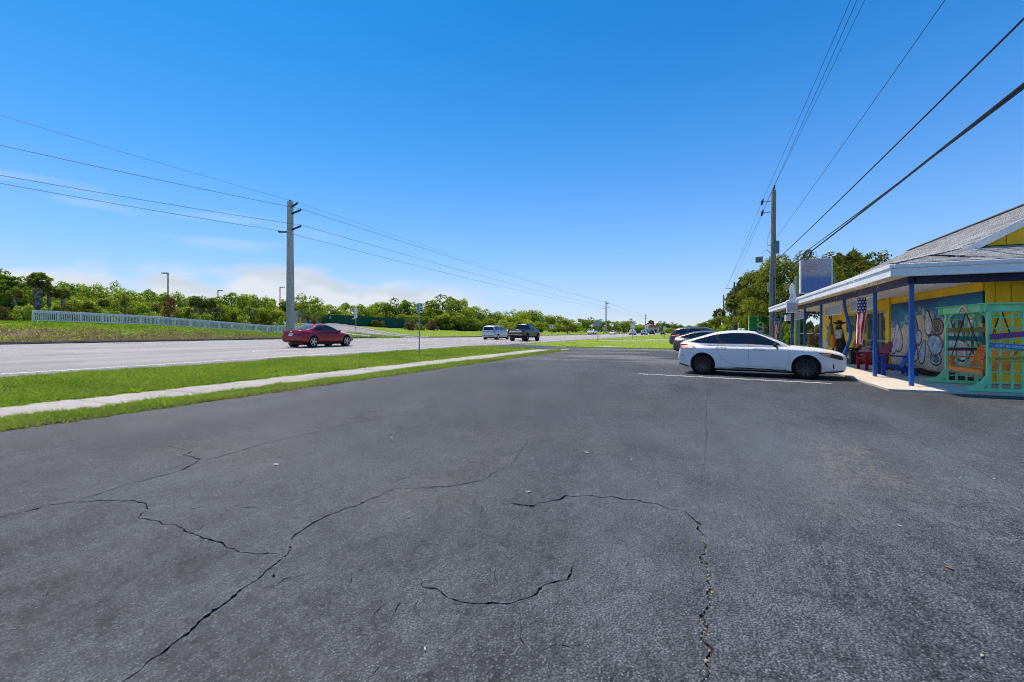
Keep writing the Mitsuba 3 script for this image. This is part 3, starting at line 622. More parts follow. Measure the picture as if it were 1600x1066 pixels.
hd = math.atan2(*(pf - pr)[::-1]); sc_ = np.linalg.norm(pf - pr) / (2 * wb)
c0 = (pr + pf) / 2 + np.array([-math.sin(hd), math.cos(hd)]) * .80
car('parked_car', 'white hatchback with dark windows and black wheels parked at the walkway', place_car(c0[0], c0[1], 0, hd), 'white_paint', hatch)

# ---- the red convertible coupe on the road
wb2 = 1.37
coupe = dict(W=.885, Wtop=.60, rear=-2.33, nose=2.25, belt=.93, roof=1.41, gx=(-1.55, 1.15), axles=(-wb2, wb2), R=.325, rim=.245, spokes=5, style='plain', step=.07, taper=(.22, .14), gtaper=.14, rg=.12, r=.13, glass='dark_glass',
  body=[(-2.28, .34), (-2.0, .26), (1.95, .22), (2.2, .27), (2.25, .42), (2.20, .58), (1.95, .70), (1.3, .86), (.85, .94), (-1.2, .985), (-1.75, 1.03), (-2.15, 1.04), (-2.26, 1.0), (-2.22, .82), (-2.32, .70), (-2.33, .50)],
  green=[(1.2, .84), (.95, .94), (.35, 1.28), (-.05, 1.40), (-.5, 1.41), (-.9, 1.34), (-1.3, 1.17), (-1.62, 1.02), (-1.5, .9)],
  side=[('window', [(.80, .985), (.32, 1.245), (-.05, 1.345), (-.42, 1.35), (-.42, .99), (.3, .975)], 'glass'), ('window', [(-.47, .99), (-.47, 1.345), (-.78, 1.31), (-1.10, 1.18), (-1.12, 1.04), (-.9, .99)], 'glass'),
        ('tail_lamp', [(-2.22, .83), (-2.18, .93), (-1.80, .92), (-1.78, .86), (-2.05, .80)], 'red_lamp'), ('headlight', [(2.14, .56), (1.95, .68), (1.62, .74), (1.72, .64), (2.0, .54)], 'clear_lamp'), ('sill', [(-.9, .25), (.9, .25), (.9, .285), (-.9, .285)], 'black_trim'),
        ('door_handle', [(-.62, .80), (-.40, .795), (-.40, .825), (-.62, .83)], 'red_paint')], off={'door_handle': .024},
  lines=[('door_gap', [(-.66, .98), (-.72, .6), (-.6, .33)], .005), ('door_gap', [(.75, .95), (.82, .6), (.72, .33)], .005)],
  top=[('windscreen', [(.98, -.55), (.88, -.66), (.2, -.54), (.2, .54), (.88, .66), (.98, .55)], 'glass'), ('rear_window', [(-1.52, -.44), (-1.44, -.54), (-.92, -.50), (-.92, .50), (-1.44, .54), (-1.52, .44)], 'blue_glass')],
  back=[('number_plate', rc(-.16, .16, .70, .84), 'plate'), ('tail_lamp', [(-.74, .80), (-.44, .78), (-.40, .90), (-.72, .93)], 'red_lamp'), ('tail_lamp', [(.74, .80), (.44, .78), (.40, .90), (.72, .93)], 'red_lamp'), ('badge', rc(-.06, .06, .90, .97), 'chrome'), ('rear_valance', rc(-.62, .62, .34, .42), 'black_trim')],
  mirror=(.62, .97, .97), mirrormat='red_paint')
Yr, dr_ = on_x(490, -21.55); a0 = np.array([-21.55, Yr])
gx = -22.4
car('moving_car', 'dark red coupe driving along the road in front of the concrete pole', place_car(gx, Yr + wb2, float(G(gx, Yr + 1)) + .012, math.pi / 2), 'red_paint', coupe)

# ---- silver minivan and black pickup ahead of it
van = dict(cat='van', W=.97, Wtop=.74, rear=-2.45, nose=2.6, belt=1.02, roof=1.76, gx=(-2.5, 1.9), axles=(-1.5, 1.55), R=.335, rim=.22, step=.10, taper=(.22, .08), gtaper=.05, rg=.14, r=.13, glass='dark_glass',
  body=[(-2.42, .34), (-2.2, .27), (2.2, .24), (2.52, .32), (2.58, .55), (2.45, .78), (2.1, .93), (1.5, 1.06), (-2.3, 1.10), (-2.42, 1.05), (-2.45, .6)],
  green=[(2.0, .95), (1.4, 1.16), (.85, 1.52), (.4, 1.70), (-.3, 1.76), (-1.7, 1.755), (-2.2, 1.69), (-2.40, 1.25), (-2.42, 1.0)],
  side=[('window', [(1.32, 1.13), (.82, 1.45), (.45, 1.585), (.28, 1.60), (.28, 1.10)], 'glass'), ('window', [(.22, 1.10), (.22, 1.60), (-.85, 1.63), (-.9, 1.10)], 'glass'), ('window', [(-.97, 1.10), (-.97, 1.63), (-2.0, 1.60), (-2.16, 1.15)], 'glass'),
        ('headlight', [(2.45, .68), (2.1, .86), (1.95, .8), (2.3, .62)], 'clear_lamp'), ('body_moulding', [(-1.0, .50), (1.0, .50), (1.0, .55), (-1.0, .55)], 'black_trim')],
  lines=[('door_gap', [(.25, 1.08), (.25, .35)], .006), ('door_gap', [(-.93, 1.08), (-.93, .4)], .006), ('door_gap', [(1.3, 1.0), (1.25, .4)], .006), ('slide_rail', [(-.95, .98), (-2.2, .99)], .008)],
  top=[('windscreen', [(1.7, -.6), (1.55, -.72), (.7, -.6), (.7, .6), (1.55, .72), (1.7, .6)], 'glass')],
  back=[('rear_window', [(-.66, 1.16), (.66, 1.16), (.58, 1.58), (-.58, 1.58)], 'glass'), ('tail_lamp', [(-.82, .98), (-.72, .98), (-.69, 1.36), (-.75, 1.36)], 'red_lamp'), ('tail_lamp', [(.82, .98), (.72, .98), (.69, 1.36), (.75, 1.36)], 'red_lamp'), ('number_plate', rc(-.16, .16, .80, .94), 'plate'), ('bumper_strip', rc(-.8, .8, .46, .52), 'black_trim')],
  mirror=(1.12, 1.08, 1.12), mirrormat='silver_paint')
xv = -24.2; Yv, dv = on_x(752, xv - .9)
car('minivan', 'silver minivan driving beside the black pickup truck', place_car(xv, Yv + 2.45, float(G(xv, Yv)) + .012, math.pi / 2), 'silver_paint', van)
bedw = .74
pick = dict(cat='pickup truck', W=1.0, Wtop=.70, rear=-2.95, nose=2.95, belt=1.28, roof=1.97, gx=(-.95, 1.65), axles=(-1.75, 1.85), R=.42, rim=.25, tw=.29, step=.10, taper=(.14, .03), gtaper=.03, rg=.10, r=.09, shoulder=1.1, flare=.03, arch=.50, under=.42, cut=((-2.86, -.98), (-bedw, bedw), (.88, 2.)),
  body=[(-2.93, .62), (-2.2, .50), (2.5, .46), (2.9, .52), (2.95, .75), (2.90, 1.18), (2.7, 1.27), (1.5, 1.34), (1.2, 1.36), (-.98, 1.36), (-1.0, 1.34), (-2.86, 1.34), (-2.95, 1.30)],
  green=[(1.75, 1.22), (1.35, 1.42), (.75, 1.88), (.3, 1.965), (-.5, 1.97), (-.82, 1.92), (-.94, 1.36), (-.94, 1.2)],
  side=[('window', [(1.28, 1.44), (.78, 1.80), (.35, 1.86), (.22, 1.86), (.22, 1.42)], 'glass'), ('window', [(.14, 1.42), (.14, 1.86), (-.52, 1.85), (-.68, 1.78), (-.74, 1.44)], 'glass'), ('running_board', [(-.9, .50), (1.2, .50), (1.2, .56), (-.9, .56)], 'chrome'),
        ('door_handle', [(.25, 1.18), (.45, 1.18), (.45, 1.22), (.25, 1.22)], 'chrome')], off={'running_board': .08, 'door_handle': .03},
  lines=[('door_gap', [(.18, 1.36), (.18, .56)], .007), ('door_gap', [(1.22, 1.36), (1.2, .56)], .007), ('door_gap', [(-.80, 1.36), (-.84, .6)], .007), ('bed_gap', [(-.97, 1.34), (-.97, .56)], .012)],
  top=[('windscreen', [(1.5, -.6), (1.35, -.72), (.7, -.6), (.7, .6), (1.35, .72), (1.5, .6)], 'glass')],
  back=[('tail_lamp', rc(-.915, -.78, .92, 1.26), 'red_lamp'), ('tail_lamp', rc(.78, .915, .92, 1.26), 'red_lamp'), ('tailgate_trim', rc(-.74, .74, 1.0, 1.16), 'alloy'), ('number_plate', rc(-.3, .02, .66, .80), 'plate')],
  extra=[('rear_window', (np.array([[-.955, -.58, 1.45], [-.955, .58, 1.45], [-.865, .52, 1.86], [-.865, -.52, 1.86], [-.945, -.58, 1.45], [-.945, .58, 1.45], [-.855, .52, 1.86], [-.855, -.52, 1.86]]), np.array([[0, 3, 2, 1], [4, 5, 6, 7], [0, 1, 5, 4], [2, 3, 7, 6], [1, 2, 6, 5], [0, 4, 7, 3]])), 'dark_glass'),
         ('rear_bumper', bbox([-3.02, 0, .62], [.16, 1.86, .20], .03), 'black_trim'), ('tow_hitch', bbox([-3.02, 0, .46], [.3, .09, .08], .01), 'black_trim'), ('roof_lamp', bbox([.55, 0, 1.985], [.10, .8, .03], .008), 'amber_lamp')],
  mirror=(1.02, 1.16, 1.48), mirrormat='black_trim', rimmat='black_alloy')
xp = -19.4; Yp, dp = on_x(793, xp - .95)
car('pickup_truck', 'black lifted crew cab pickup truck driving away on the road', place_car(xp, Yp + 2.95, float(G(xp, Yp)) + .012, math.pi / 2), 'black_paint', pick)

# ---- the grey SUV and the silver hatchback behind the white one
suv = dict(cat='car', W=.96, Wtop=.70, rear=-2.35, nose=2.55, belt=1.06, roof=1.74, gx=(-2.3, 1.6), axles=(-1.4, 1.45), R=.365, rim=.25, step=.09, taper=(.2, .08), gtaper=.10, rg=.12, r=.12,
  body=[(-2.32, .42), (-2.1, .32), (2.2, .28), (2.5, .36), (2.55, .60), (2.48, .88), (2.1, 1.0), (1.3, 1.10), (-2.1, 1.13), (-2.30, 1.06), (-2.35, .7)],
  green=[(1.7, 1.0), (1.3, 1.16), (.65, 1.60), (.2, 1.72), (-.6, 1.745), (-1.5, 1.70), (-2.0, 1.60), (-2.22, 1.2), (-2.25, 1.05)],
  side=[('window', [(1.15, 1.15), (.62, 1.51), (.2, 1.60), (.1, 1.60), (.1, 1.13)], 'glass'), ('window', [(.04, 1.13), (.04, 1.60), (-.9, 1.60), (-.95, 1.13)], 'glass'), ('window', [(-1.0, 1.14), (-1.0, 1.60), (-1.5, 1.56), (-1.95, 1.24)], 'glass'), ('tail_lamp', [(-2.30, .96), (-2.22, 1.10), (-1.86, 1.08), (-1.9, .98)], 'red_lamp'),
        ('headlight', [(2.42, .74), (2.1, .92), (1.9, .9), (2.2, .74)], 'clear_lamp'), ('cladding', [(-1.0, .34), (1.0, .32), (1.0, .44), (-1.0, .46)], 'black_trim')],
  lines=[('door_gap', [(.07, 1.12), (.07, .4)], .006), ('door_gap', [(-.97, 1.12), (-.95, .8), (-.7, .42)], .006), ('door_gap', [(1.2, 1.05), (1.15, .4)], .006)],
  top=[('windscreen', [(1.45, -.6), (1.3, -.72), (.55, -.6), (.55, .6), (1.3, .72), (1.45, .6)], 'glass')],
  back=[('rear_window', [(-.68, 1.16), (.68, 1.16), (.58, 1.56), (-.58, 1.56)], 'glass'), ('tail_lamp', rc(-.9, -.55, .98, 1.09), 'red_lamp'), ('tail_lamp', rc(.55, .9, .98, 1.09), 'red_lamp'), ('number_plate', rc(-.16, .16, .78, .92), 'plate'), ('bumper_insert', rc(-.8, .8, .45, .62), 'black_trim')],
  mirror=(.98, 1.04, 1.14), mirrormat='grey_paint')
X_, Y_ = at_d(1046, 35.6); car('parked_car', 'dark grey sport utility car parked farthest behind the white hatchback', place_car(X_ + 2.35, Y_ + 1.1, 0, -.10), 'grey_paint', suv)
h2 = {**hatch, 'step': .06, 'dstep': .05, 'rimmat': 'alloy', 'glass': 'dark_glass'}
X_, Y_ = at_d(1052, 26.2); car('parked_car', 'mid grey hatchback whose tail shows between the white hatchback and the grey one', place_car(X_ + 2.2, Y_ + 1.0, 0, -.10), 'pale_grey_paint', h2)

# ---- far traffic
def far(spec, lab, px, X, pm, away, cat='car'):
    s = {**spec, 'step': .16, 'cat': cat}; Y, d = on_x(px, X)
    car('moving_car' if cat == 'car' else 'far_truck', lab, place_car(X, Y, float(G(X, Y)) + .012, math.pi / 2 if away else -math.pi / 2), pm, s)
far(pick, 'white pickup truck coming along the far side of the road, left of the sign post', 925, -35.2, 'far_white_paint', False, 'pickup truck')
far(coupe, 'white car coming along the road just right of the concrete pole', 957.5, -31.2, 'far_white_paint', False)
far(suv, 'pale car seen under the square sign far down the road', 988.5, -22.3, 'far_white_paint', True)
far(suv, 'pale grey car driving away, right of the one under the square sign', 1006.5, -19.0, 'silver_paint', True)
far(suv, 'small dark car waiting far off to the right of the pale grey car', 1019, -19.2, 'black_paint', True)
far(coupe, 'tiny dark car far off beside the round backed stop sign', 1036, -14.5, 'grey_paint', True)
# ================================================================ THE SHOP
def boards_bump(p, n, uv): return FB(p.x * 3, p.y * 3, p.z * 14)
mat('yellow_board', mikit.proc(lambda p, n, uv: mi.Color3f(.95, .60, .015) * (.86 + .2 * FB(p.x * 4 + p.y * 4, p.z * 1.2, 1.0) + .08 * (N(p.x * 40, p.y * 40, p.z * 40) - .5))), rough=.55, spec=.4)
mat('yellow_groove', (.30, .19, .01), rough=.8); mat('navy_paint', (.016, .035, .17), rough=.45, spec=.4); mat('post_blue', mikit.proc(lambda p, n, uv: mi.Color3f(.010, .11, .42) * (.8 + .35 * FB(p.x * 9, p.y * 9, p.z * 3))), rough=.4, spec=.45)
mat('white_trim', mikit.proc(lambda p, n, uv: mi.Color3f(.80, .80, .80) * (.90 + .14 * FB(p.x * 2, p.y * 2, p.z * 5))), rough=.5); mat('ceiling_white', (.74, .73, .71), rough=.7); mat('soffit_cream', (.74, .62, .36), rough=.7)
mat('gutter_grey', (.42, .46, .52), rough=.45, metal=.2)
mat('alum_frame', (.42, .43, .42), rough=.4, metal=.6); mat('shop_glass', (.03, .035, .035), rough=.05, spec=.9)
mat('interior', mikit.proc(lambda p, n, uv: MX((.03, .03, .03), (.22, .19, .15), SS(.5, .8, FB(p.y * 2.5, p.z * 2.5, 3.0)))), rough=.8)
for i, (l, w) in enumerate([(.34, -.02), (.29, .01), (.38, 0), (.25, -.01), (.31, .02)]):
    mat(f'shingle_{i}', mikit.proc((lambda l, w: lambda p, n, uv: mi.Color3f(l + w * .5, l + w * .15, l) * (.72 + .3 * N(p.x * 55, p.y * 55, p.z * 55) + .25 * FB(p.x * 4, p.y * 4, 1.0)))(l, w)), rough=.95, spec=.1)
EX, PX_, WX, FY, BY, WY, EY, RX = 4.0, 4.72, 6.6, 13.1, 14.2, 15.3, 34.6, 9.04
mat('walk_concrete', mikit.proc(lambda p, n, uv: mi.Color3f(.52, .475, .40) * (.80 + .22 * FB(p.x * 1.3, p.y * 1.3, 2.0) + .08 * (N(p.x * 40, p.y * 40) - .5))), rough=.85, spec=.2)
WK = struct('walkway', cat_([prism(Polygon([(3.97, 13.2), (18, 13.2), (18, 35.5), (3.97, 35.5)]).difference(unary_union([sbox(3.9, y, 6.5, y + .012) for y in (16.3, 19.4, 22.5, 25.6, 28.7, 31.8)])), -.1, .05)]), 'walk_concrete')
SH = thing('gift_shop', 'yellow boarded beach shop with a painted mural, blue porch posts and grey shingle roof', 'shop building')
# walls of vertical boards
def boards_x(parent, X, y0, y1, z0, z1, pitch, side=-1, t=.03):     # boards on a wall that faces -x
    part(parent, 'wall_backing', boxm([X + .06, (y0 + y1) / 2, (z0 + z1) / 2], [.08, y1 - y0, z1 - z0]), 'yellow_groove')
    n = max(1, round((y1 - y0) / pitch)); w = (y1 - y0) / n
    for i in range(n): part(parent, 'board', bbox([X + .005 * (i % 2), y0 + w * (i + .5), (z0 + z1) / 2], [t, w - .014, z1 - z0], .004), 'yellow_board')
WL = part(SH, 'wall', boxm([12.0, 15.3 + 9.6, 1.35], [10.6, 17.2, 2.6]), 'yellow_groove')
nb = 0
for x in np.arange(WX + .16, 14.0, .305):                            # the front wall, seen through the swing
    part(WL, 'board', bbox([x + .147, WY, 1.36], [.289, .03, 2.58], .004), 'yellow_board')
part(WL, 'corner_board', bbox([WX + .06, WY - .004, 1.36], [.17, .05, 2.60], .005), 'yellow_board')
part(WL, 'wall_backing', boxm([10.4, WY + .055, 1.36], [7.4, .06, 2.56]), 'yellow_groove')
mz0, mz1, my0, my1 = .16, 2.42, 15.42, 21.6
part(WL, 'wall_backing', boxm([WX + .07, (WY + 32.6) / 2 + .08, 1.36], [.08, 32.6 - WY - .2, 2.58]), 'yellow_groove')
part(WL, 'head_board', bbox([WX, (my0 + 22.0) / 2, 2.545], [.05, 22.0 - my0, .235], .006), 'yellow_board', label='yellow board above the mural')
part(WL, 'pilaster', bbox([WX - .03, 21.81, 1.36], [.13, .36, 2.58], .008), 'yellow_board')
for y0, y1, z0, z1 in ((22.0, 27.6, 2.2, 2.65), (24.35, 27.6, .06, 1.30), (27.6, 32.6, .06, 2.65)):
    n = max(1, round((y1 - y0) / .31)); w = (y1 - y0) / n
    for i in range(n): part(WL, 'board', bbox([WX, y0 + w * (i + .5), (z0 + z1) / 2], [.03, w - .014, z1 - z0], .004), 'yellow_board')
# window and door
WN = part(SH, 'window', cat_([bbox([WX - .02, 26.05, z], [.07, 2.9, .06], .006) for z in (1.33, 2.17)] + [bbox([WX - .02, y, 1.75], [.07, .05, .80], .006) for y in (24.62, 26.05, 27.48)]), 'alum_frame')
for y in (25.33, 26.77): part(WN, 'pane', boxm([WX, y, 1.75], [.012, 1.38, .80]), 'shop_glass')
DR = part(SH, 'door', cat_([bbox([WX - .02, 23.18, 2.16], [.08, 2.3, .07], .006)] + [bbox([WX - .02, y, 1.1], [.08, .055, 2.1], .006) for y in (22.05, 22.7, 23.15, 23.28, 24.3)] + [bbox([WX - .02, 23.18, z], [.06, 2.2, .10], .006) for z in (.12, 1.0)]), 'alum_frame', label='glass door with grey metal frames')
for y, w in ((22.37, .58), (22.93, .40), (23.79, .96)): part(DR, 'pane', boxm([WX + .005, y, 1.1], [.012, w, 2.0]), 'shop_glass')
part(DR, 'handle', tube([(WX - .09, 23.38, .85), (WX - .09, 23.38, 1.25)], .014, 8), 'chrome', 40)
# mural
def wallpt(px, py, X=WX):
    y, d = on_x(px, X); return y, z_at(py, d)
def c_mural(p, n, uv):
    y, z = p.y, p.z
    sand = mi.Color3f(.80, .58, .38) * (.7 + .45 * FB(y * 3, z * 3, 2.0) + .25 * (N(y * 22, z * 22) - .5))
    b = 1.52 + .55 * (FB(y * .9, 1.0, 4.0, 4) - .45) + .22 * (FB(y * 3.2, z * 2.0, 7.0, 3) - .5) + .28 * SS(17.2, 19.2, y) * SS(20.6, 19.4, y)
    sea = MX((.004, .11, .34), (.008, .24, .44), SS(.35, .75, FB(y * .8, z * 3.5, 5.0)))
    sea = MX(sea, (.008, .03, .15), SS(2.1, 2.42, z) * .6)
    foam = SS(.30, 0., abs(z - b - .10)) * SS(.50, .62, FB(y * 7, z * 7, 3.0, 4))
    e1, e2, er = VO(y * 9, z * 9)
    foam2 = SS(.36, .0, z - b - .02) * SS(-.05, .05, z - b) * SS(.09, .02, abs(e1 - .28))
    c = MX(sand, sea, SS(-.02, .02, z - b))
    c = MX(c, (.74, .80, .80), dr.maximum(foam * .5, foam2 * .95))
    k = SS(.07, .0, abs(FB(y * 2.4, z * 2.4, 21.0) - .52)) * SS(.02, -.1, z - b)
    sw = FB(y * 1.6, z * 1.6, 33.0, 3); sw2 = SS(.035, .0, abs(sw * 9 - dr.floor(sw * 9) - .5) * .22) * SS(.02, -.1, z - b) * SS(.5, .6, FB(y * .8, z * .8, 40.0))
    c = MX(c, (.09, .06, .05), sw2 * .55)
    return MX(c, (.16, .11, .075), k * .45)
mat('mural_paint', mikit.proc(c_mural), rough=.5, spec=.35)
MU = part(SH, 'mural', boxm([WX - .005, (my0 + my1) / 2, (mz0 + mz1) / 2], [.05, my1 - my0, mz1 - mz0]), 'mural_paint', label='painted beach mural of shells on sand under a blue sea')
mat('shell_outline', (.035, .028, .028), rough=.6)
for nm, base, a2 in (('shell_blue', (.30, .40, .48), (.62, .66, .68)), ('shell_white', (.62, .62, .62), (.40, .46, .52)), ('shell_brown', (.16, .09, .06), (.42, .30, .22)), ('shell_pink', (.62, .38, .42), (.68, .66, .62)), ('shell_navy', (.03, .06, .16), (.10, .18, .30))):
    mat(nm, mikit.proc((lambda b, c: lambda p, n, uv: MX(b, c, SS(.3, .7, FB(p.y * 6, p.z * 6, 2.0))) * (.75 + .5 * N(p.y * 14 + p.z * 10, p.z * 4)))(base, a2)), rough=.5, spec=.3)
def shell(px, py, w, h, rot, m, kind='cone'):
    y, z = wallpt(px, py); w = w * 1.95; t = np.linspace(0, 2 * np.pi, 28, endpoint=False)
    if kind == 'cone': q = np.stack([np.cos(t) * w * (.35 + .65 * (1 - np.sin(t)) / 2), np.sin(t) * h], 1)
    elif kind == 'fan': q = np.stack([np.cos(t) * w * (1 + .08 * np.cos(9 * t)) * (.55 + .45 * (1 + np.sin(t)) / 2), np.sin(t) * h], 1)
    else: q = np.stack([np.cos(t) * w, np.sin(t) * h], 1)
    c, s = math.cos(rot), math.sin(rot); P = Polygon(q @ np.array([[c, s], [-s, c]]))
    M = frame([WX - .03, y, z], [0, 1, 0], [0, 0, 1], [-1, 0, 0])
    k = part(MU, 'shell', xf(prism(P, 0, .006), M), m)
    part(MU, 'shell_outline', xf(prism(P.buffer(.05).difference(P.buffer(-.002)), 0, .004), M), 'shell_outline')
    if kind == 'spiral':
        th = np.linspace(0, 4.5 * np.pi, 60); r_ = w * .82 * (1 - th / th[-1] * .9)
        part(MU, 'shell_outline', xf(prism(LineString(np.stack([np.cos(th) * r_, np.sin(th) * r_ * h / w], 1)).buffer(.022), 0, .009), M), 'shell_outline')
    if kind == 'fan':
        part(MU, 'shell_outline', xf(cat_([prism(LineString([(0, -h * .8), (math.sin(a) * w * .8, math.cos(a) * h * .75)]).buffer(.010), 0, .008) for a in (-.7, -.35, 0, .35, .7)]), M), 'shell_pink')
for a in [(1452, 504, .17, .38, -.25, 'shell_white'), (1466.5, 511, .19, .22, 0, 'shell_brown', 'spiral'), (1463, 540, .30, .30, .1, 'shell_blue', 'fan'), (1464, 561, .17, .17, 0, 'shell_blue', 'spiral'), (1443.5, 550, .13, .40, .4, 'shell_blue'), (1405, 527, .26, .50, -.15, 'shell_pink'), (1430, 515, .24, .42, .1, 'shell_navy'), (1437, 528, .15, .22, 0, 'shell_white', 'fan'),
          (1431, 550, .16, .3, .2, 'shell_white'), (1398, 540, .16, .28, .3, 'shell_white'), (1486, 530, .22, .62, -.1, 'shell_white'), (1504, 548, .30, .26, .2, 'shell_pink', 'fan'), (1511, 520, .17, .17, 0, 'shell_white', 'spiral'), (1532, 535, .22, .36, .2, 'shell_navy'), (1500, 511, .14, .14, 0, 'shell_brown', 'spiral'), (1490, 575, .2, .14, 0, 'shell_white', 'fan'), (1518, 500, .16, .3, .8, 'shell_blue')]: shell(*a)
# porch: soffit, ceiling, beams, fascia, posts
part(SH, 'soffit', (np.array([[4.03, FY + .03, 2.668], [PX_ - .06, FY + .6, 2.75], [PX_ - .06, EY - .1, 2.75], [4.03, EY - .03, 2.668], [15, FY + .03, 2.668], [15, BY - .06, 2.75], [PX_ - .06, BY - .06, 2.75]]), np.array([[0, 1, 2], [0, 2, 3], [0, 4, 5], [0, 5, 6], [0, 6, 1]])), 'soffit_cream')
part(SH, 'porch_ceiling', boxm([(PX_ + 15) / 2 + .04, (BY + EY) / 2, 2.70], [15 - PX_ + .02, EY - BY - .1, .05]), 'ceiling_white')
part(SH, 'beam', bbox([PX_, (BY + EY) / 2, 2.655], [.13, EY - BY, .19], .01), 'navy_paint'); part(SH, 'beam', bbox([(PX_ + 15) / 2 + .08, BY, 2.653], [15 - PX_, .13, .19], .01), 'navy_paint')
part(SH, 'beam', bbox([(PX_ + WX) / 2 + .04, EY - .12, 2.6], [WX - PX_ - .1, .12, .16], .01), 'navy_paint')
FS = part(SH, 'fascia', cat_([bbox([EX, (FY + EY) / 2, 2.752], [.045, EY - FY, .185], .006), bbox([EX - .014, (FY + EY) / 2, 2.897], [.075, EY - FY + .05, .10], .012)]), 'white_trim')
part(SH, 'fascia', cat_([bbox([(EX + 15) / 2 + .024, FY, 2.752], [15 - EX - .002, .045, .185], .006), bbox([(EX + 15) / 2 + .024, FY - .014, 2.897], [15 - EX, .075, .10], .012), ]), 'white_trim')
part(SH, 'fascia', bbox([(EX + 7.2) / 2, EY - .02, 2.752], [3.2, .04, .18], .006), 'white_trim')
def post(px, bend=0):
    y, d = on_x(px, PX_); p = numbered(SH + '__porch_post')
    if not bend: scene[p] = mikit.ply(bbox([PX_, y, 1.30], [.09, .09, 2.53], .010), 'post_blue')
    else:
        pts = [(PX_ - .17, y, .05), (PX_ - .06, y, .5), (PX_ + .10, y, .95), (PX_ + .17, y, 1.3), (PX_ + .10, y, 1.75), (PX_ + .0, y, 2.2), (PX_ - .02, y, 2.565)]
        t = np.linspace(0, 1, 24); P = np.array(pts); u = np.linspace(0, 1, len(P))
        from scipy.interpolate import CubicSpline
        scene[p] = mikit.ply(tube(CubicSpline(u, P)(t), .052, 12), 'post_blue', smooth=True); labels[p] = {'label': 'crooked bent blue porch post'}
for px in (1424, 1367): post(px)
post(1320.5, 1)
for px in (1283, 1257.5, 1237, 1220): post(px)
for y in (15.4, 17.4, 19.6): part(SH, 'hook', tube([(EX + .38, y, 2.72), (EX + .38, y, 2.60)], .006, 5), 'chrome')
# roof: low porch slopes, steep main slope, gable over the front, shingle pieces on the slopes in view
pz = lambda d: 2.955 + .27 * d                                            # height of the porch roof, d metres in from the eave
BX, BZ = 6.06, pz(2.06); main = lambda x: BZ + .58 * (x - BX)
ridge = main(RX); GYF = FY + 2.06                                      # gable stands where the front slope ends
xr = 2 * RX - EX
V = np.array([[EX, FY, pz(0)], [xr, FY, pz(0)], [xr - 2.06, GYF, BZ], [BX, GYF, BZ], [EX, EY, pz(0)], [BX, EY, BZ], [xr, EY, pz(0)], [xr - 2.06, EY, BZ], [RX, GYF - .28, ridge], [RX, 27.5, ridge], [BX, GYF - .28, BZ], [xr - 2.06, GYF - .28, BZ], [BX, 33, BZ], [xr - 2.06, 33, BZ]])
RF = part(SH, 'roof', (V - [0, 0, .02], np.array([[0, 1, 2], [0, 2, 3], [0, 3, 5], [0, 5, 4], [1, 6, 7], [1, 7, 2], [10, 8, 9], [10, 9, 12], [11, 13, 9], [11, 9, 8], [12, 9, 13]])), 'shingle_1')
def shingles(o, along, up, L0, L1, nrow, exposure, tab, mats, seed, parent, sepa, name='shingle', clip=None):
    r = np.random.default_rng(seed); n = np.cross(along, up); n = n / np.linalg.norm(n); n = n * np.sign(n[2])
    groups = [MB() for _ in mats]
    for i in range(nrow):
        s = r.uniform(0, tab); x = L0 - s
        while x < L1:
            w = tab * r.uniform(.75, 1.25)
            a, b = max(x, L0), min(x + w, L1)
            if clip is not None: a, b = max(a, clip(i)[0]), min(b, clip(i)[1])
            if b - a > .04:
                c = o + along * ((a + b) / 2) + up * ((i + .5) * exposure)
                th = .010 + .006 * r.random(); R_ = np.stack([along, up, n])
                tilt = BOXV * [(b - a - .006) / 2, exposure * .54, th / 2]
                tilt[:, 2] += .006 - .006 * BOXV[:, 1]
                k = r.integers(len(mats))
                if sepa: part(parent, name, (tilt @ R_ + c, BOXF), mats[k])
                else: groups[k].add(tilt @ R_ + c, BOXF)
            x += w
    if not sepa:
        for g, m in zip(groups, mats): part(parent, name + '_course', g.get(), m, kind='stuff')
smats = [f'shingle_{i}' for i in range(5)]
uF = np.array([0, 1, .27]) / math.hypot(1, .27)
shingles(np.array([EX, FY, pz(0)]), np.array([1.0, 0, 0]), uF, 0, 4.6, 14, .152, .33, smats, 3, RF, True, clip=lambda i: ((i + .2) * .147, 9))
uM = np.array([1, 0, .58]) / math.hypot(1, .58)
shingles(np.array([BX, GYF - .28, BZ]), np.array([0, 1.0, 0]), uM, 0, 17.5, 23, .150, .33, smats, 4, RF, False, clip=lambda i: (0, 17.5 - i * .22))
uL = np.array([1, 0, .27]) / math.hypot(1, .27)
shingles(np.array([EX, FY, pz(0)]), np.array([0, 1.0, 0]), uL, 0, EY - FY, 14, .152, .33, smats, 5, RF, False, clip=lambda i: ((i + .6) * .147, 99))
part(RF, 'hip_cap', cat_([MB().bar(V[0] + (V[3] - V[0]) * (k / 12) + [0, 0, .012], V[0] + (V[3] - V[0]) * ((k + .9) / 12) + [0, 0, .022], .20, .015).get() for k in range(12)]), 'shingle_1', kind='stuff')
part(RF, 'ridge_cap', MB().bar((RX, GYF - .3, ridge + .02), (RX, 27.5, ridge + .02), .24, .02).get(), 'shingle_3')
GB = part(SH, 'gable', (np.array([[BX + .2, GYF + .05, BZ + .02], [xr - 2.26, GYF + .05, BZ + .02], [RX, GYF + .05, ridge - .12]]), np.array([[0, 1, 2]])), 'yellow_groove')
for x in np.arange(BX + .5, RX + 2.6, .36):
    zt = min(main(x + .17), main(2 * RX - x - .17)) - .12
    if zt - BZ > .12: part(GB, 'board', bbox([x + .17, GYF + .02, (BZ + .03 + zt) / 2], [.345, .03, zt - BZ - .03], .004), 'yellow_board')
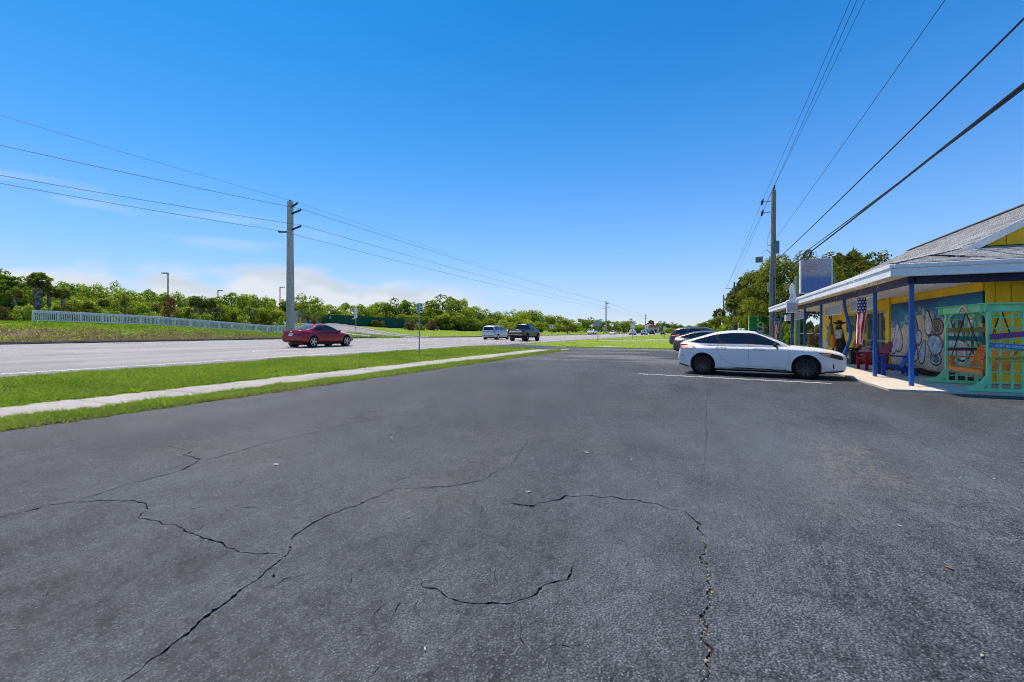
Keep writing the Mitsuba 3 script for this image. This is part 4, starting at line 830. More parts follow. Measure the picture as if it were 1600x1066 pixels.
for sgn in (1, -1):
    p0, p1 = np.array([RX - sgn * (RX - BX + .25), GYF - .30, BZ - .145 - .09]), np.array([RX, GYF - .30, ridge - .09])
    part(GB, 'rake_board', MB().bar(p0, p1, .04, .17).bar(p0 + [0, -.03, .075], p1 + [0, -.03, .075], .04, .05).get(), 'white_trim')
    part(GB, 'rake_soffit', MB().bar(p0 + [0, .18, .06], p1 + [0, .18, .06], .30, .02).get(), 'ceiling_white')
part(RF, 'flashing', cat_([MB().bar((4.95, 13.95, pz(.90) + .02), (5.5, 13.42, pz(.32) + .02), .02, .02).get(), MB().bar((5.1, 13.98, pz(.92) + .02), (5.75, 13.4, pz(.30) + .02), .02, .02).get()]), 'black_trim')
# dark ground cover at the foot of the mural
r = np.random.default_rng(12); mb = MB(); ico = trimesh.creation.icosphere(subdivisions=1)
for _ in range(260):
    s = r.uniform(.02, .07); mb.add((ico.vertices * [s * 2.4, s, s * .6]) @ rotz(r.uniform(0, 6)).T + [r.uniform(6.15, 6.55), r.uniform(15.6, 20.6), .06 + r.uniform(0, .1)], ico.faces)
mat('mulch_brown', mikit.proc(lambda p, n, uv: MX((.03, .022, .018), (.16, .12, .085), mikit.cell_rand(p.x * 14, p.y * 14))), rough=.9, spec=.1)
k = part(None, 'driftwood_mulch', mb.get(), 'mulch_brown'); labels[k] = {'kind': 'stuff', 'label': 'dark driftwood and mulch along the foot of the mural', 'category': 'mulch'}

# ---------------------------------------------------------------- things on and under the porch
mat('blank_face', (.46, .42, .45), rough=.6); mat('sign_edge', (.80, .80, .76), rough=.5)
for (p0, p1, zt, lb) in ((1328.5, 1366, 2.50, 'long blank lilac hanging sign nearest the front, behind the flag windsock'), (1289, 1315, 2.46, 'blank lilac hanging sign second from the front of the porch'), (1242, 1256, 2.46, 'blank lilac hanging sign third from the front of the porch'), (1226, 1236.5, 2.45, 'blank lilac hanging sign at the far end of the porch')):
    k = thing('hanging_sign', lb, 'sign', 'blank signs hanging from the porch ceiling')
    ya, yb = on_x(p0, 4.98)[0], on_x(p1, 4.98)[0]
    part(k, 'face', bbox([4.98, (ya + yb) / 2, zt - .19], [.022, abs(ya - yb) - .08, .34], .008), 'blank_face'); part(k, 'border', cat_([bbox([4.98, (ya + yb) / 2, zt - .19 + s * .185], [.032, abs(ya - yb), .035], .008) for s in (-1, 1)] + [bbox([4.98, y, zt - .19], [.032, .035, .34], .008) for y in (ya, yb)]), 'sign_edge')
    for t in (.2, .8): part(k, 'hanger', tube([(4.98, ya + (yb - ya) * t, zt), (4.98, ya + (yb - ya) * t, 2.68)], .006, 5), 'chrome')
k = thing('fascia_plaque', 'small white plaque with a white winged ornament fixed to the far part of the fascia', 'plaque')
y, d = on_x(1243.5, 3.9); zc_ = z_at(479, d)
part(k, 'plaque', bbox([3.74, y, zc_], [.46, .10, .60], .03), 'white_trim'); part(k, 'blank_panel', boxm([3.74, y - .055, zc_ - .03], [.36, .012, .40]), 'blank_face')
part(k, 'ornament', xf(prism(Polygon(smooth_poly([(-.16, 0), (-.05, .20), (-.12, .42), (-.06, .70), (.02, .84), (.09, .74), (.10, .50), (.16, .22), (.20, 0)], 2)), 0, .06), frame([3.74, y, zc_ + .29], [1, 0, 0], [0, 0, 1], [0, -1, 0])), 'white_trim')
part(k, 'ornament_shade', xf(prism(Polygon([(-.10, .06), (.0, .34), (.06, .10)]), .06, .075), frame([3.74, y, zc_ + .29], [1, 0, 0], [0, 0, 1], [0, -1, 0])), 'gutter_grey')

# flag windsocks
mat('flag_blue', (.012, .025, .14), rough=.7); mat('flag_red', (.55, .012, .018), rough=.7); mat('flag_white', (.78, .77, .76), rough=.7)
def windsock(px, ptop, pbot, X, lb):
    y, d = on_x(px, X); z1, z0 = z_at(ptop, d), z_at(pbot, d); R, zc = .112, z1 - (z1 - z0) * .31
    k = thing('flag_windsock', lb, 'windsock')
    part(k, 'canton', cat_([lathe([(R, 0), (R + .004, (z1 - zc) / 2), (R, z1 - zc)], 28)]), 'flag_blue', True, tw=T().translate([X, y, zc])); sb = MB()
    st = []
    for i in range(10): rr = .030 if i % 2 == 0 else .013; st.append((math.sin(i * math.pi / 5) * rr, math.cos(i * math.pi / 5) * rr))
    for ri in range(5):
        for j in range(10):
            a = 2 * np.pi * (j + .5 * (ri % 2)) / 10; o = np.array([X + math.cos(a) * (R + .005), y + math.sin(a) * (R + .005), zc + (z1 - zc) * (ri + .5) / 5])
            sb.add(*xf(prism(Polygon(st), -.004, .004), frame(o, [-math.sin(a), math.cos(a), 0], [0, 0, 1], [math.cos(a), math.sin(a), 0])))
    part(k, 'stars', sb.get(), 'flag_white', kind='stuff')
    r = np.random.default_rng(int(px))
    for j in range(10):
        a = 2 * np.pi * j / 10; n = 9; t = np.linspace(0, 1, n); L = (zc - z0) * (r.uniform(.9, 1.02))
        rad = R * (1 - .35 * t + .10 * np.sin(t * 4 + j)); aa = a + .35 * t * r.uniform(-1, 1) + .12 * np.sin(t * 6 + j * 2)
        c = np.stack([X + np.cos(aa) * rad - .06 * t, y + np.sin(aa) * rad, zc - t * L], 1); tn = np.stack([-np.sin(aa), np.cos(aa), 0 * aa], 1) * (R * .31 * (1 - .25 * t))[:, None]
        v = np.concatenate([c - tn, c + tn]); i = np.arange(n - 1)
        part(k, 'streamer', (v, np.stack([i, i + n, i + n + 1, i + 1], 1)), ('flag_red', 'flag_white')[j % 2], True)
    b = MB()
    for j in range(3): a = 2 * np.pi * j / 3; b.tube([(X + math.cos(a) * R, y + math.sin(a) * R, z1), (X, y, z1 + .2)], .003, 4)
    b.tube([(X, y, z1 + .2), (X, y, z1 + .30)], .004, 4); part(k, 'cords', b.get(), 'chrome')
windsock(1346.5, 465.5, 541, 4.38, 'stars and stripes windsock hanging in front of the glass door')
windsock(1213.5, 497, 531, 4.36, 'stars and stripes windsock at the far corner of the porch')

# slatted low chairs, facing the road
def deck_chair(name, lb, x, y, rz, m):
    k = thing(name, lb, 'chair'); tw = T().translate([x, y, .05]).rotate([0, 0, 1], rz)   # local: faces -x
    P = lambda nm, me: part(k, nm, me, m, tw=tw)
    for s in (-1, 1):
        P('leg', bbox([-.36, s * .30, .29], [.10, .03, .58], .004)); P('side_rail', MB().bar((-.42, s * .27, .36), (.46, s * .27, .06), .028, .12).get())
        P('rear_leg', MB().bar((.22, s * .30, .02), (.26, s * .30, .56), .028, .08).get()); P('armrest', MB().bar((-.46, s * .36, .60), (.34, s * .33, .57), .13, .024).get())
    for i in range(6): P('seat_slat', MB().bar((-.42 + i * .095, -.28, .405 - i * .034), (-.42 + i * .095, .28, .405 - i * .034), .084, .02, up=(.33, 0, 1)).get())
    for i in range(7):
        f = (i - 3) / 3; top = .98 - .14 * f * f
        a, b = np.array([.10, f * .21, .22]), np.array([.10 + (top - .22) * .50, f * .29, top])
        P('back_slat', MB().bar(a, b, .078, .02, up=(-1, 0, .5)).get())
    P('back_rail', MB().bar((.36, -.30, .68), (.36, .30, .68), .03, .07).get())
mat('chair_red', (.33, .008, .025), rough=.5, spec=.4); mat('chair_blue', (.008, .05, .30), rough=.5, spec=.4); mat('chair_black', (.012, .012, .013), rough=.5)
X0 = 5.45
y, d = on_x(1362, X0); deck_chair('deck_chair', 'dark red slatted deck chair beside the glass door', X0 + .05, y - .1, 8, 'chair_red')
y, d = on_x(1394, 5.35); deck_chair('deck_chair', 'blue slatted deck chair in front of the mural', 5.45, y, -6, 'chair_blue')
y, d = on_x(1344, 6.05); deck_chair('deck_chair', 'black slatted deck chair against the yellow wall left of the door', 6.1, y + .15, 4, 'chair_black')
y, d = on_x(1327, 6.05); deck_chair('deck_chair', 'black slatted deck chair half hidden by the crooked post', 6.1, y, -4, 'chair_black')
k = thing('storage_chest', 'black storage chest with a small red and white emblem on its front', 'chest'); y, d = on_x(1334, 5.9); y -= .5
part(k, 'box', bbox([5.78, y, .30], [.5, 1.15, .48], .02), 'chair_black'); part(k, 'lid', bbox([5.78, y, .56], [.54, 1.2, .06], .015), 'chair_black')
part(k, 'emblem', cat_([xf(prism(Polygon([(0, -.08), (.09, 0), (0, .08), (-.09, 0)]), 0, .006), frame([5.529, y, .33], [0, 1, 0], [0, 0, 1], [-1, 0, 0]))]), 'flag_red')
part(k, 'emblem_wing', cat_([xf(prism(Polygon([(s * .12, .02), (s * .34, .09), (s * .30, .02), (s * .34, -.07), (s * .12, -.03)]), 0, .006), frame([5.529, y, .33], [0, 1, 0], [0, 0, 1], [-1, 0, 0])) for s in (-1, 1)]), 'flag_white')
mat('oar_red', (.75, .10, .08), rough=.4); y, d = on_x(1333, 6.2)
k = thing('paddle', 'pale red paddle leaning against the yellow wall by the window', 'paddle'); part(k, 'shaft', tube([(6.35, y - .55, 1.75), (6.3, y + .05, .95)], .025, 10), 'oar_red', True)
part(k, 'paddle_blade', xf(prism(Polygon(smooth_poly([(-.05, 0), (-.10, .15), (-.10, .6), (.10, .6), (.10, .15), (.05, 0)], 2)), -.012, .012), frame([6.3, y + .03, 1.0], [0, .80, .60], [0, .60, -.80], [-1, 0, 0])), 'oar_red')

# carved figure and hanging fish
def flesh(bones, res=.03, it=6):
    M = m3.Manifold()
    sph = {}
    for (a, ra, b, rb) in bones:
        s1, s2 = (m3.Manifold.sphere(r_, 18).translate(list(map(float, q))) for q, r_ in ((a, ra), (b, rb)))
        M = M + m3.Manifold.batch_hull([s1, s2])
    mm = M.refine_to_length(res).to_mesh(); t = trimesh.Trimesh(np.array(mm.vert_properties)[:, :3], np.array(mm.tri_verts), process=True)
    trimesh.smoothing.filter_taubin(t, iterations=it); return t
mat('coat_brown', mikit.proc(lambda p, n, uv: mi.Color3f(.055, .035, .024) * (.6 + .8 * FB(p.x * 7, p.y * 7, p.z * 7))), rough=.6); mat('shirt_white', (.62, .58, .50), rough=.7); mat('figure_blue', (.015, .05, .16), rough=.6); mat('figure_skin', (.20, .12, .08), rough=.6); mat('hat_dark', (.05, .022, .016), rough=.7)
y, d = on_x(1312.5, 5.9); k = thing('carved_figure', 'carved standing figure in a brown coat and wide hat on the porch', 'statue'); tw = T().translate([5.9, y, .05]).rotate([0, 0, 1], 90)   # local: faces +y (towards -x)
P = lambda nm, me, m: part(k, nm, me, m, True, tw=tw)
P('coat', flesh([((0, 0, 1.38), .13, (0, -.02, .95), .17), ((0, -.02, .95), .17, (0, -.06, .52), .24), ((-.16, 0, 1.36), .09, (.16, 0, 1.36), .09), ((.19, 0, 1.35), .085, (.30, .10, 1.10), .075), ((.30, .10, 1.10), .07, (.14, .26, 1.05), .06), ((0, -.12, .55), .2, (-.1, -.10, .30), .14)]), 'coat_brown')
P('shirt_arm', flesh([((-.19, 0, 1.35), .09, (-.33, .06, 1.10), .08), ((-.33, .06, 1.10), .075, (-.14, .27, 1.02), .06), ((-.12, .10, 1.33), .10, (-.05, .14, 1.02), .09)]), 'shirt_white')
P('legs', flesh([((-.09, .03, .7), .11, (-.11, .02, .36), .085), ((-.11, .02, .36), .085, (-.11, 0, .06), .065), ((-.11, 0, .05), .06, (-.11, .14, .04), .05), ((.10, .0, .7), .11, (.11, -.02, .36), .085), ((.11, -.02, .36), .085, (.11, -.02, .06), .065), ((.11, -.02, .05), .06, (.11, .12, .04), .05)]), 'figure_blue')
P('head', flesh([((0, .02, 1.50), .075, (0, .03, 1.66), .105), ((0, .11, 1.60), .03, (0, .14, 1.59), .02), ((0, .07, 1.54), .06, (0, .05, 1.52), .05), ((-.10, .02, 1.61), .02, (-.11, .02, 1.63), .018), ((.10, .02, 1.61), .02, (.11, .02, 1.63), .018)], .02, 4), 'figure_skin')
P('hands', flesh([((-.13, .28, 1.02), .045, (-.06, .32, 1.03), .04), ((-.06, .32, 1.04), .014, (0.0, .345, 1.05), .012), ((-.06, .33, 1.02), .014, (0.01, .35, 1.02), .012), ((-.06, .32, 1.0), .014, (0.0, .345, .99), .012), ((-.09, .32, 1.05), .015, (-.06, .35, 1.09), .012), ((.14, .27, 1.05), .045, (.08, .31, 1.07), .04), ((.08, .31, 1.08), .014, (.03, .34, 1.10), .012), ((.08, .32, 1.06), .014, (.02, .345, 1.06), .012), ((.11, .31, 1.09), .015, (.09, .34, 1.13), .012)], .012, 3), 'figure_skin')
P('beard', flesh([((0, .11, 1.53), .06, (0, .14, 1.40), .04), ((-.08, .02, 1.6), .05, (-.10, -.02, 1.42), .05), ((.08, .02, 1.6), .05, (.10, -.02, 1.42), .05)]), 'hat_dark')
P('hat', cat_([xf(lathe([(.0001, .16), (.07, .15), (.12, .08), (.13, 0), (.24, .02), (.26, .07), (.245, .03), (.14, -.03), (.0001, -.03)], 24), frame([0, .02, 1.71], [1, 0, 0], [0, 1, 0], [0, 0, 1]))]), 'hat_dark')
mat('fish_grey', mikit.proc(lambda p, n, uv: MX((.30, .28, .06), (.10, .11, .11), SS(1.45, 1.75, p.z + .25 * FB(p.x * 4, p.y * 4, p.z * 4)))), rough=.4, spec=.5); mat('fin_dark', (.03, .03, .035), rough=.5)
y, d = on_x(1294, 6.2); k = thing('mounted_fish', 'big mounted fish hanging tail up on the yellow wall at the left end', 'fish trophy')
zs_ = np.linspace(.55, 2.15, 16); rr = np.array([.05, .14, .21, .26, .29, .30, .295, .28, .25, .22, .18, .145, .11, .08, .06, .045])
v, f = tube(np.column_stack([np.full(16, 6.32) - .02 * np.sin(zs_ * 2), y + .05 * np.sin(zs_ * 2.2), zs_]), rr, 16); v[:, 0] = 6.32 + (v[:, 0] - 6.32) * .55
part(k, 'fish_body', (v, f), 'fish_grey', True); fp = lambda q, o=0.0: xf(prism(Polygon(q), -.012, .012), frame([6.30 + o, y, 0], [0, 1, 0], [0, 0, 1], [-1, 0, 0]))
part(k, 'tail_fin', cat_([fp([(-.04, 2.08), (-.36, 2.40), (-.30, 2.18), (0, 2.0), (.34, 2.12), (.28, 2.46), (.04, 2.10)])]), 'fin_dark'); part(k, 'fin', fp([(.24, 1.55), (.62, 1.62), (.86, 1.75), (.60, 1.48), (.26, 1.30)]), 'fin_dark'); part(k, 'fin', fp([(-.22, 1.4), (-.48, 1.3), (-.40, 1.1), (-.26, 1.15)]), 'fin_dark')
mat('float_orange', (.80, .22, .01), rough=.5); y, d = on_x(1302, 5.6); k = thing('toy_bird', 'bright orange carved bird standing beside the carved figure', 'ornament')
v, f = tube([(5.6, y, .62), (5.6, y, .72), (5.6, y, .90), (5.6, y - .02, 1.08), (5.58, y - .02, 1.18), (5.55, y - .02, 1.24)], [.04, .10, .125, .10, .075, .02], 14); part(k, 'body', (v, f), 'float_orange', True)
part(k, 'beak', tube([(5.52, y, 1.18), (5.36, y, 1.12)], [.035, .005], 8), 'amber_lamp', True); part(k, 'post_stand', tube([(5.6, y, .05), (5.6, y, .66)], .04, 8), 'chair_black', True)
y, d = on_x(1291, 5.0); k = one('tilted_card', 'small pale tilted card on a stand behind the white hatchback bonnet', 'sign', cat_([MB().bar((5.0, y - .22, .95), (5.0, y + .22, .70), .02, .34, up=(0, .5, .9)).get(), tube([(5.05, y, .05), (5.02, y, .78)], .02, 6)]), 'blank_face')
r = np.random.default_rng(77); y, d = on_x(1358, 6.1); k = thing('flower_pot', 'pot of pale pink flowers by the glass door', 'plant'); b = MB()
for _ in range(70): q = r.normal(0, .11, 3) + [6.05, y, .62]; s = r.uniform(.02, .04); b.add(ico.vertices * s + q, ico.faces)
mat('pale_pink', (.66, .46, .48), rough=.7); mat('pot_clay', (.28, .12, .07), rough=.8); part(k, 'blooms', b.get(), 'pale_pink', True); part(k, 'pot', lathe([(.0001, 0), (.13, 0), (.18, .42), (.16, .42), (.14, .38), (.0001, .36)], 20), 'pot_clay', 40, tw=T().translate([6.05, y, .05]))

# the mint green garden swing
mat('mint_paint', mikit.proc(lambda p, n, uv: mi.Color3f(.25, .72, .37) * (.82 + .3 * FB(p.x * 6, p.y * 6, p.z * 2))), rough=.5, spec=.35); mat('orange_paint', mikit.proc(lambda p, n, uv: mi.Color3f(.93, .22, .015) * (.8 + .35 * FB(p.x * 5, p.y * 2, p.z * 8))), rough=.5); mat('rope_brown', (.12, .055, .03), rough=.9)
SWG = thing('garden_swing', 'mint green lattice garden swing with an orange slatted bench', 'garden swing')
P = lambda nm, me, m='mint_paint', **kw: part(SWG, nm, me, m, **kw)
ya, yb, xa, xb, zt = 13.37, 15.25, 5.80, 6.38, 1.96
for y in (ya, yb):
    for x in (xa, xb): P('post', bbox([x, y, .98], [.07, .07, 1.84], .008))
    P('foot_rail', bbox([(xa + xb) / 2 - (.0 if y < 15 else .18), y, .095], [xb - xa + (.80 if y < 15 else .46), .075, .075], .012))
    for x, s in ((xa, -1), (xb, 1))[:2 if y < 15 else 1]:
        q = Polygon(smooth_poly([(0, .06), (0, .40), (.06, .28), (.16, .16), (.40, .09), (.42, .06)], 2)); P('brace_foot', xf(prism(q, -.03, .03), frame([x + s * .035, y, .045], [s, 0, 0], [0, 0, 1], [0, -s, 0])))
    for i in range(1, 3): P('lattice_upright', bbox([xa + (xb - xa) * i / 3, y, 1.0], [.042, .02, 1.74], .004))
    for z in (.26, .50, .74, .98, 1.22, 1.46, 1.70): P('lattice_rail', bbox([(xa + xb) / 2, y + .023, z], [xb - xa + .02, .02, .030], .004))
    P('side_beam', bbox([(xa + xb) / 2 - .05, y, zt - .06], [xb - xa + .24, .06, .15], .01))
    for x, s in ((xa, 1), (xb, -1)): P('corner_brace', tube([(x + s * .03, y, 1.62), (x + s * .06, y, 1.74), (x + s * .13, y, 1.82), (x + s * .22, y, 1.86)], .016, 8), smooth=True)
for x in (xa, xb):
    P('top_beam', xf(prism(Polygon([(-.16, .12), (-.20, .15), (yb - ya + .20, .15), (yb - ya + .16, .12), (yb - ya + .08, 0), (-.08, 0)]), -.03, .03), frame([x - .07 * (1 if x == xa else -1), ya, zt - .13], [0, 1, 0], [0, 0, 1], [1, 0, 0])))
    for y, s in ((ya, 1), (yb, -1)): P('corner_brace', tube([(x, y + s * .03, 1.50), (x, y + s * .08, 1.68), (x, y + s * .18, 1.79), (x, y + s * .32, 1.83)], .020, 8), smooth=True)
for i in range(7): P('roof_slat', bbox([(xa + xb) / 2 - .07, ya - .06 + (yb - ya + .12) * i / 6, zt + .045], [xb - xa + .26, .07, .03], .006))
for z, m in ((1.40, 'yellow_board'), (1.17, 'shell_blue'), (.88, 'chair_red')):
    pass
mat('board_purple', (.22, .03, .20), rough=.5); mat('board_blue', (.015, .20, .42), rough=.5); mat('board_yellow', (.55, .42, .02), rough=.5); mat('board_olive', (.30, .26, .03), rough=.5); mat('board_teal', (.01, .16, .16), rough=.5); mat('board_maroon', (.14, .02, .04), rough=.5); mat('letter_white', (.62, .70, .74), rough=.5); mat('letter_navy', (.012, .03, .09), rough=.5); mat('board_navy', (.08, .06, .30), rough=.5)
def plank(lb, y, z, tilt, m, txt=None, tm=None, x0=None, L=.80, h=.115, size=.062):
    k = thing('slogan_board', lb, 'sign board'); x0 = xa - .02 if x0 is None else x0; s = 1 if y < 14 else 1
    c, n_ = math.cos(tilt), math.sin(tilt); M = frame([x0, y, z], [c, 0, n_], [-n_, 0, c], [0, -1, 0])
    part(k, 'plank', xf(prism(Polygon([(0, -h * .5), (L, -h * .5), (L + .03, 0), (L, h * .5), (0, h * .5), (.03, 0)]), 0, .018), M), m)
    if txt:
        t = meshkit.text_mesh(txt, size, .003, True); t.apply_translation([.09, -size * .5, .0165]); part(k, 'lettering', xf(t, M), tm)
yn = ya - .05
plank('purple slogan board nailed across the near side of the swing', yn, 1.27, .12, 'board_purple')
k = 'slogan_board'; part(k, 'blotches', cat_([xf(prism(Point(.10 + .11 * i, .004 * math.sin(i * 5)).buffer(.022), .017, .0195), frame([xa - .02, yn, 1.27], [math.cos(.12), 0, math.sin(.12)], [-math.sin(.12), 0, math.cos(.12)], [0, -1, 0])) for i in range(6)]), 'board_navy', kind='stuff')
plank('blue slogan board with pale lettering on the near side of the swing', yn, 1.10, -.10, 'board_blue', 'JUST BE YOURSELF', 'letter_white', size=.046)
plank('yellow BEACH PARTY slogan board on the near side of the swing', yn, .78, .06, 'board_yellow', 'BEACH PARTY', 'letter_navy', size=.050)
plank('olive yellow board nailed across the far side of the swing', yb - .05, 1.42, .02, 'board_olive', L=.72); plank('teal board nailed across the far side of the swing', yb - .05, 1.22, -.03, 'board_teal', L=.72); plank('maroon board nailed across the far side of the swing', yb - .05, .93, .02, 'board_maroon', L=.72, h=.07)
mat('plaque_cream', (.66, .56, .34), rough=.5); k = thing('arched_plaque', 'cream half round plaque on the top beam of the garden swing', 'plaque'); t = np.linspace(0, np.pi, 16); M = frame([xa - .105, 14.16, zt - .12], [0, -1, 0], [0, 0, 1], [-1, 0, 0])
part(k, 'panel', xf(prism(Polygon(np.stack([np.cos(t) * .20, np.sin(t) * .17], 1)), 0, .02), M), 'plaque_cream'); part(k, 'motif', xf(prism(unary_union([LineString(np.stack([np.cos(t) * .13, np.sin(t) * .11], 1)).buffer(.008), Point(-.10, .03).buffer(.014), Point(.10, .03).buffer(.014), sbox(-.06, .03, .06, .042), sbox(-.04, .06, .04, .07)]), .02, .024), M), 'rope_brown')
BE = lambda nm, me, m='orange_paint', **kw: part(SWG, nm, me, m, **kw)
y0, y1 = ya + .20, yb - .14
BE('seat_front', bbox([xa - .02, (y0 + y1) / 2, .47], [.035, y1 - y0, .10], .006))
for i in range(6): BE('seat_slat', bbox([xa + .04 + i * .078, (y0 + y1) / 2, .505 - i * .006], [.066, y1 - y0, .02], .004))
for i in range(8): BE('back_slat', MB().bar((xa + .41 + i * .022, y0, .56 + i * .066), (xa + .41 + i * .022, y1, .56 + i * .066), .018, .054).get())
for y in (y0 + .03, y1 - .03):
    BE('armrest', bbox([xa + .22, y, .76], [.56, .075, .024], .005)); BE('arm_post', bbox([xa + .03, y, .63], [.07, .035, .25], .004)); BE('back_frame', MB().bar((xa + .40, y, .46), (xa + .60, y, 1.09), .04, .04).get())
    BE('rope', cat_([tube([(xa + .03, y, .77), (xa + .30, y, 1.84)], .013, 6), tube([(xa + .58, y, .92), (xa + .32, y, 1.84)], .013, 6)]), 'rope_brown')
# ================================================================ POLES, WIRES, SIGNS, FENCES
mat('pole_concrete', mikit.proc(lambda p, n, uv: mi.Color3f(.42, .41, .39) * (.75 + .35 * FB(p.x * 2, p.y * 2, p.z * .5) + .25 * (N(p.x * 9, p.y * 9, p.z * 1.5) - .5))), rough=.9, spec=.15)
mat('pole_wood', mikit.proc(lambda p, n, uv: MX((.30, .29, .29), (.17, .165, .165), FB(p.x * 12, p.y * 12, p.z * .6))), rough=.9, spec=.1); mat('steel', (.34, .35, .36), rough=.5, metal=.5); mat('dark_steel', (.03, .035, .04), rough=.5, metal=.3); mat('wire', (.035, .04, .05), rough=.6); mat('teal_can', (.06, .16, .20), rough=.5)
mat('sign_white', (.72, .72, .71), rough=.5); mat('sign_back', (.36, .37, .38), rough=.5, metal=.5); mat('sign_print', (.05, .055, .08), rough=.6); mat('sign_yellow', (.78, .46, .02), rough=.5); mat('sign_red', (.50, .03, .03), rough=.5)
XL = -41.0
def sqpole(x, y, z0, z1, w0, w1, rz=0):
    v = BOXV * .5 + [0, 0, .5]; w = np.where(v[:, 2] > .5, w1, w0); v = np.column_stack([v[:, 0] * w, v[:, 1] * w, z0 + v[:, 2] * (z1 - z0)]) @ rotz(rz).T
    return MB().add(v + [x, y, 0], BOXF).get()
def conc_pole(px, X, ptop, w, lb, arms):
    y, d = on_x(px, X); zt = z_at(ptop, d); k = thing('power_pole', lb, 'utility pole', None); out = []
    part(k, 'shaft', sqpole(X, y, float(G(X, y)) - .3, zt, w, w * .68), 'pole_concrete'); part(k, 'cap', boxm([X, y, zt + .06], [w * .3, w * .3, .14]), 'dark_steel')
    for z, s, L in arms:
        zz = z_at(z, d); q = (X + s * (w * .4), y, zz - .10); e = (X + s * (w * .4 + L), y, zz + .16 * (1 if s > 0 else .2))
        a = part(k, 'arm', MB().bar(q, e, .14, .16).get(), 'dark_steel'); part(a, 'insulator', tube([e, (e[0] + s * .05, e[1], e[2] + .14)], .07, 8), 'dark_steel', True); out.append((e[0], e[1], e[2] + .14))
    return out
A1 = conc_pole(453.5, XL, 315, .62, 'tall square grey concrete power pole behind the red coupe', [(322, 1, .75), (333, 1, 1.25), (358, 1, 1.25), (361, -1, 1.45)])
A2 = conc_pole(947, XL - 1, 471, .62, 'far concrete power pole in the middle of the view', [(474, 1, .8), (475, 1, 1.3), (481, 1, 1.3), (481.5, -1, 1.5)])
A3 = conc_pole(1008.5, XL, 491, .62, 'farthest concrete power pole, right of the middle one', [(493, 1, .8), (495, 1, 1.3), (498, 1, 1.3), (498, -1, 1.5)])
def wire(lb, pts, r, name='power_line', grp=None, sag=0.0):
    P = []
    for a, b in zip(pts[:-1], pts[1:]):
        t = np.linspace(0, 1, 25)[:, None]; q = np.array(a) * (1 - t) + np.array(b) * t; L = np.linalg.norm(np.array(a) - np.array(b)); q[:, 2] -= (sag * L * 4 * t * (1 - t))[:, 0]; P.append(q)
    return one(name, lb, 'wire', tube(np.vstack([P[0]] + [q[1:] for q in P[1:]]), r, 5), 'wire', True)
for i, (py0, lb) in enumerate(((180, 'topmost wire of the left power line'), (227, 'second wire from the top of the left power line'), (274, 'third wire from the top of the left power line'), (286.5, 'lowest wire of the left power line'))):
    X = A1[i][0]; y0, d0 = on_x(0, X); p0 = np.array([X, y0, z_at(py0, d0)]); p1 = np.array(A1[i]); back = p0 + (p0 - p1) * 1.6
    wire(lb, [tuple(back), tuple(p0), A1[i], A2[i], A3[i]], .019 if i else .011, sag=.004)
# the wooden poles along the walkway side
def wood_pole(px, X, ptop, r, lb):
    y, d = on_x(px, X); zt = z_at(ptop, d); k = thing('utility_pole', lb, 'utility pole')
    part(k, 'shaft', tube([(X, y, -.3), (X + .02, y, zt * .5), (X + .07, y, zt)], [r, r * .88, r * .72], 14), 'pole_wood', True); return k, y, d, zt
UX = 5.15
k, uy, ud, uz = wood_pole(1207.5, UX, 298, .23, 'tall weathered wooden utility pole at the far corner of the shop')
zz = lambda py: z_at(py, ud); tips = []
part(k, 'top_insulator', tube([(UX + .07, uy, uz), (UX + .10, uy - .02, uz + .25), (UX + .14, uy, uz + .45)], [.05, .07, .04], 8), 'dark_steel', True); tips.append((UX + .14, uy, uz + .45))
for py in (314, 331):
    a = part(k, 'arm', MB().bar((UX, uy, zz(py)), (UX - .75, uy, zz(py) - .03), .06, .06).get(), 'steel'); part(a, 'insulator', tube([(UX - .8, uy - .05, zz(py) - .28), (UX - .76, uy, zz(py)), (UX - .68, uy + .05, zz(py) + .25)], [.05, .11, .05], 8), 'dark_steel', True); tips.append((UX - .78, uy, zz(py)))
part(k, 'transformer_can', lathe([(.0001, -.5), (.16, -.5), (.17, -.45), (.17, .4), (.12, .5), (.0001, .52)], 16), 'teal_can', 40, tw=T().translate([UX + .28, uy - .15, zz(387)]))
part(k, 'bracket', cat_([MB().bar((UX + .05, uy - .1, zz(380)), (UX + .3, uy - .15, zz(380)), .05, .05).get(), MB().bar((UX, uy - .1, zz(381)), (UX - .40, uy - .1, zz(385)), .05, .05).get(), tube([(UX - .40, uy - .1, zz(383)), (UX - .36, uy - .1, zz(372)), (UX - .22, uy - .1, zz(362)), (UX, uy - .1, zz(352))], .014, 5)]), 'steel')
part(k, 'conduit', tube([(UX - .20, uy - .12, .0), (UX - .20, uy - .12, zz(428)), (UX - .12, uy - .14, zz(400))], .055, 8), 'steel', True); part(k, 'cable_guard', MB().bar((UX + .06, uy - .22, .2), (UX + .06, uy - .21, zz(433)), .08, .05, up=(1, 0, 0)).get(), 'dark_steel')
part(k, 'meter_box', bbox([UX - .30, uy - .15, zz(450)], [.2, .15, .75], .02), 'steel')
fl = part(k, 'flood_lamp', bbox([UX - 1.0, uy - .2, zz(405)], [.55, .18, .50], .04), 'steel'); part(fl, 'lens', bbox([UX - 1.0, uy - .30, zz(406)], [.45, .03, .40], .02), 'blue_glass'); part(k, 'lamp_arm', cat_([tube([(UX - .05, uy - .1, zz(398)), (UX - .5, uy - .15, zz(390)), (UX - .85, uy - .2, zz(396))], .025, 6)]), 'steel', True)
k2, u2, d2, z2 = wood_pole(1146.5, 4.3, 441, .17, 'thin wooden utility pole rising beside the far palms'); t2 = []
for dz in (0.1, -.9): t2.append((4.3, u2, z2 + dz))
part(k2, 'arm', MB().bar((4.3, u2, z2 - 1.0), (3.1, u2, z2 - 1.0), .08, .08).get(), 'steel')
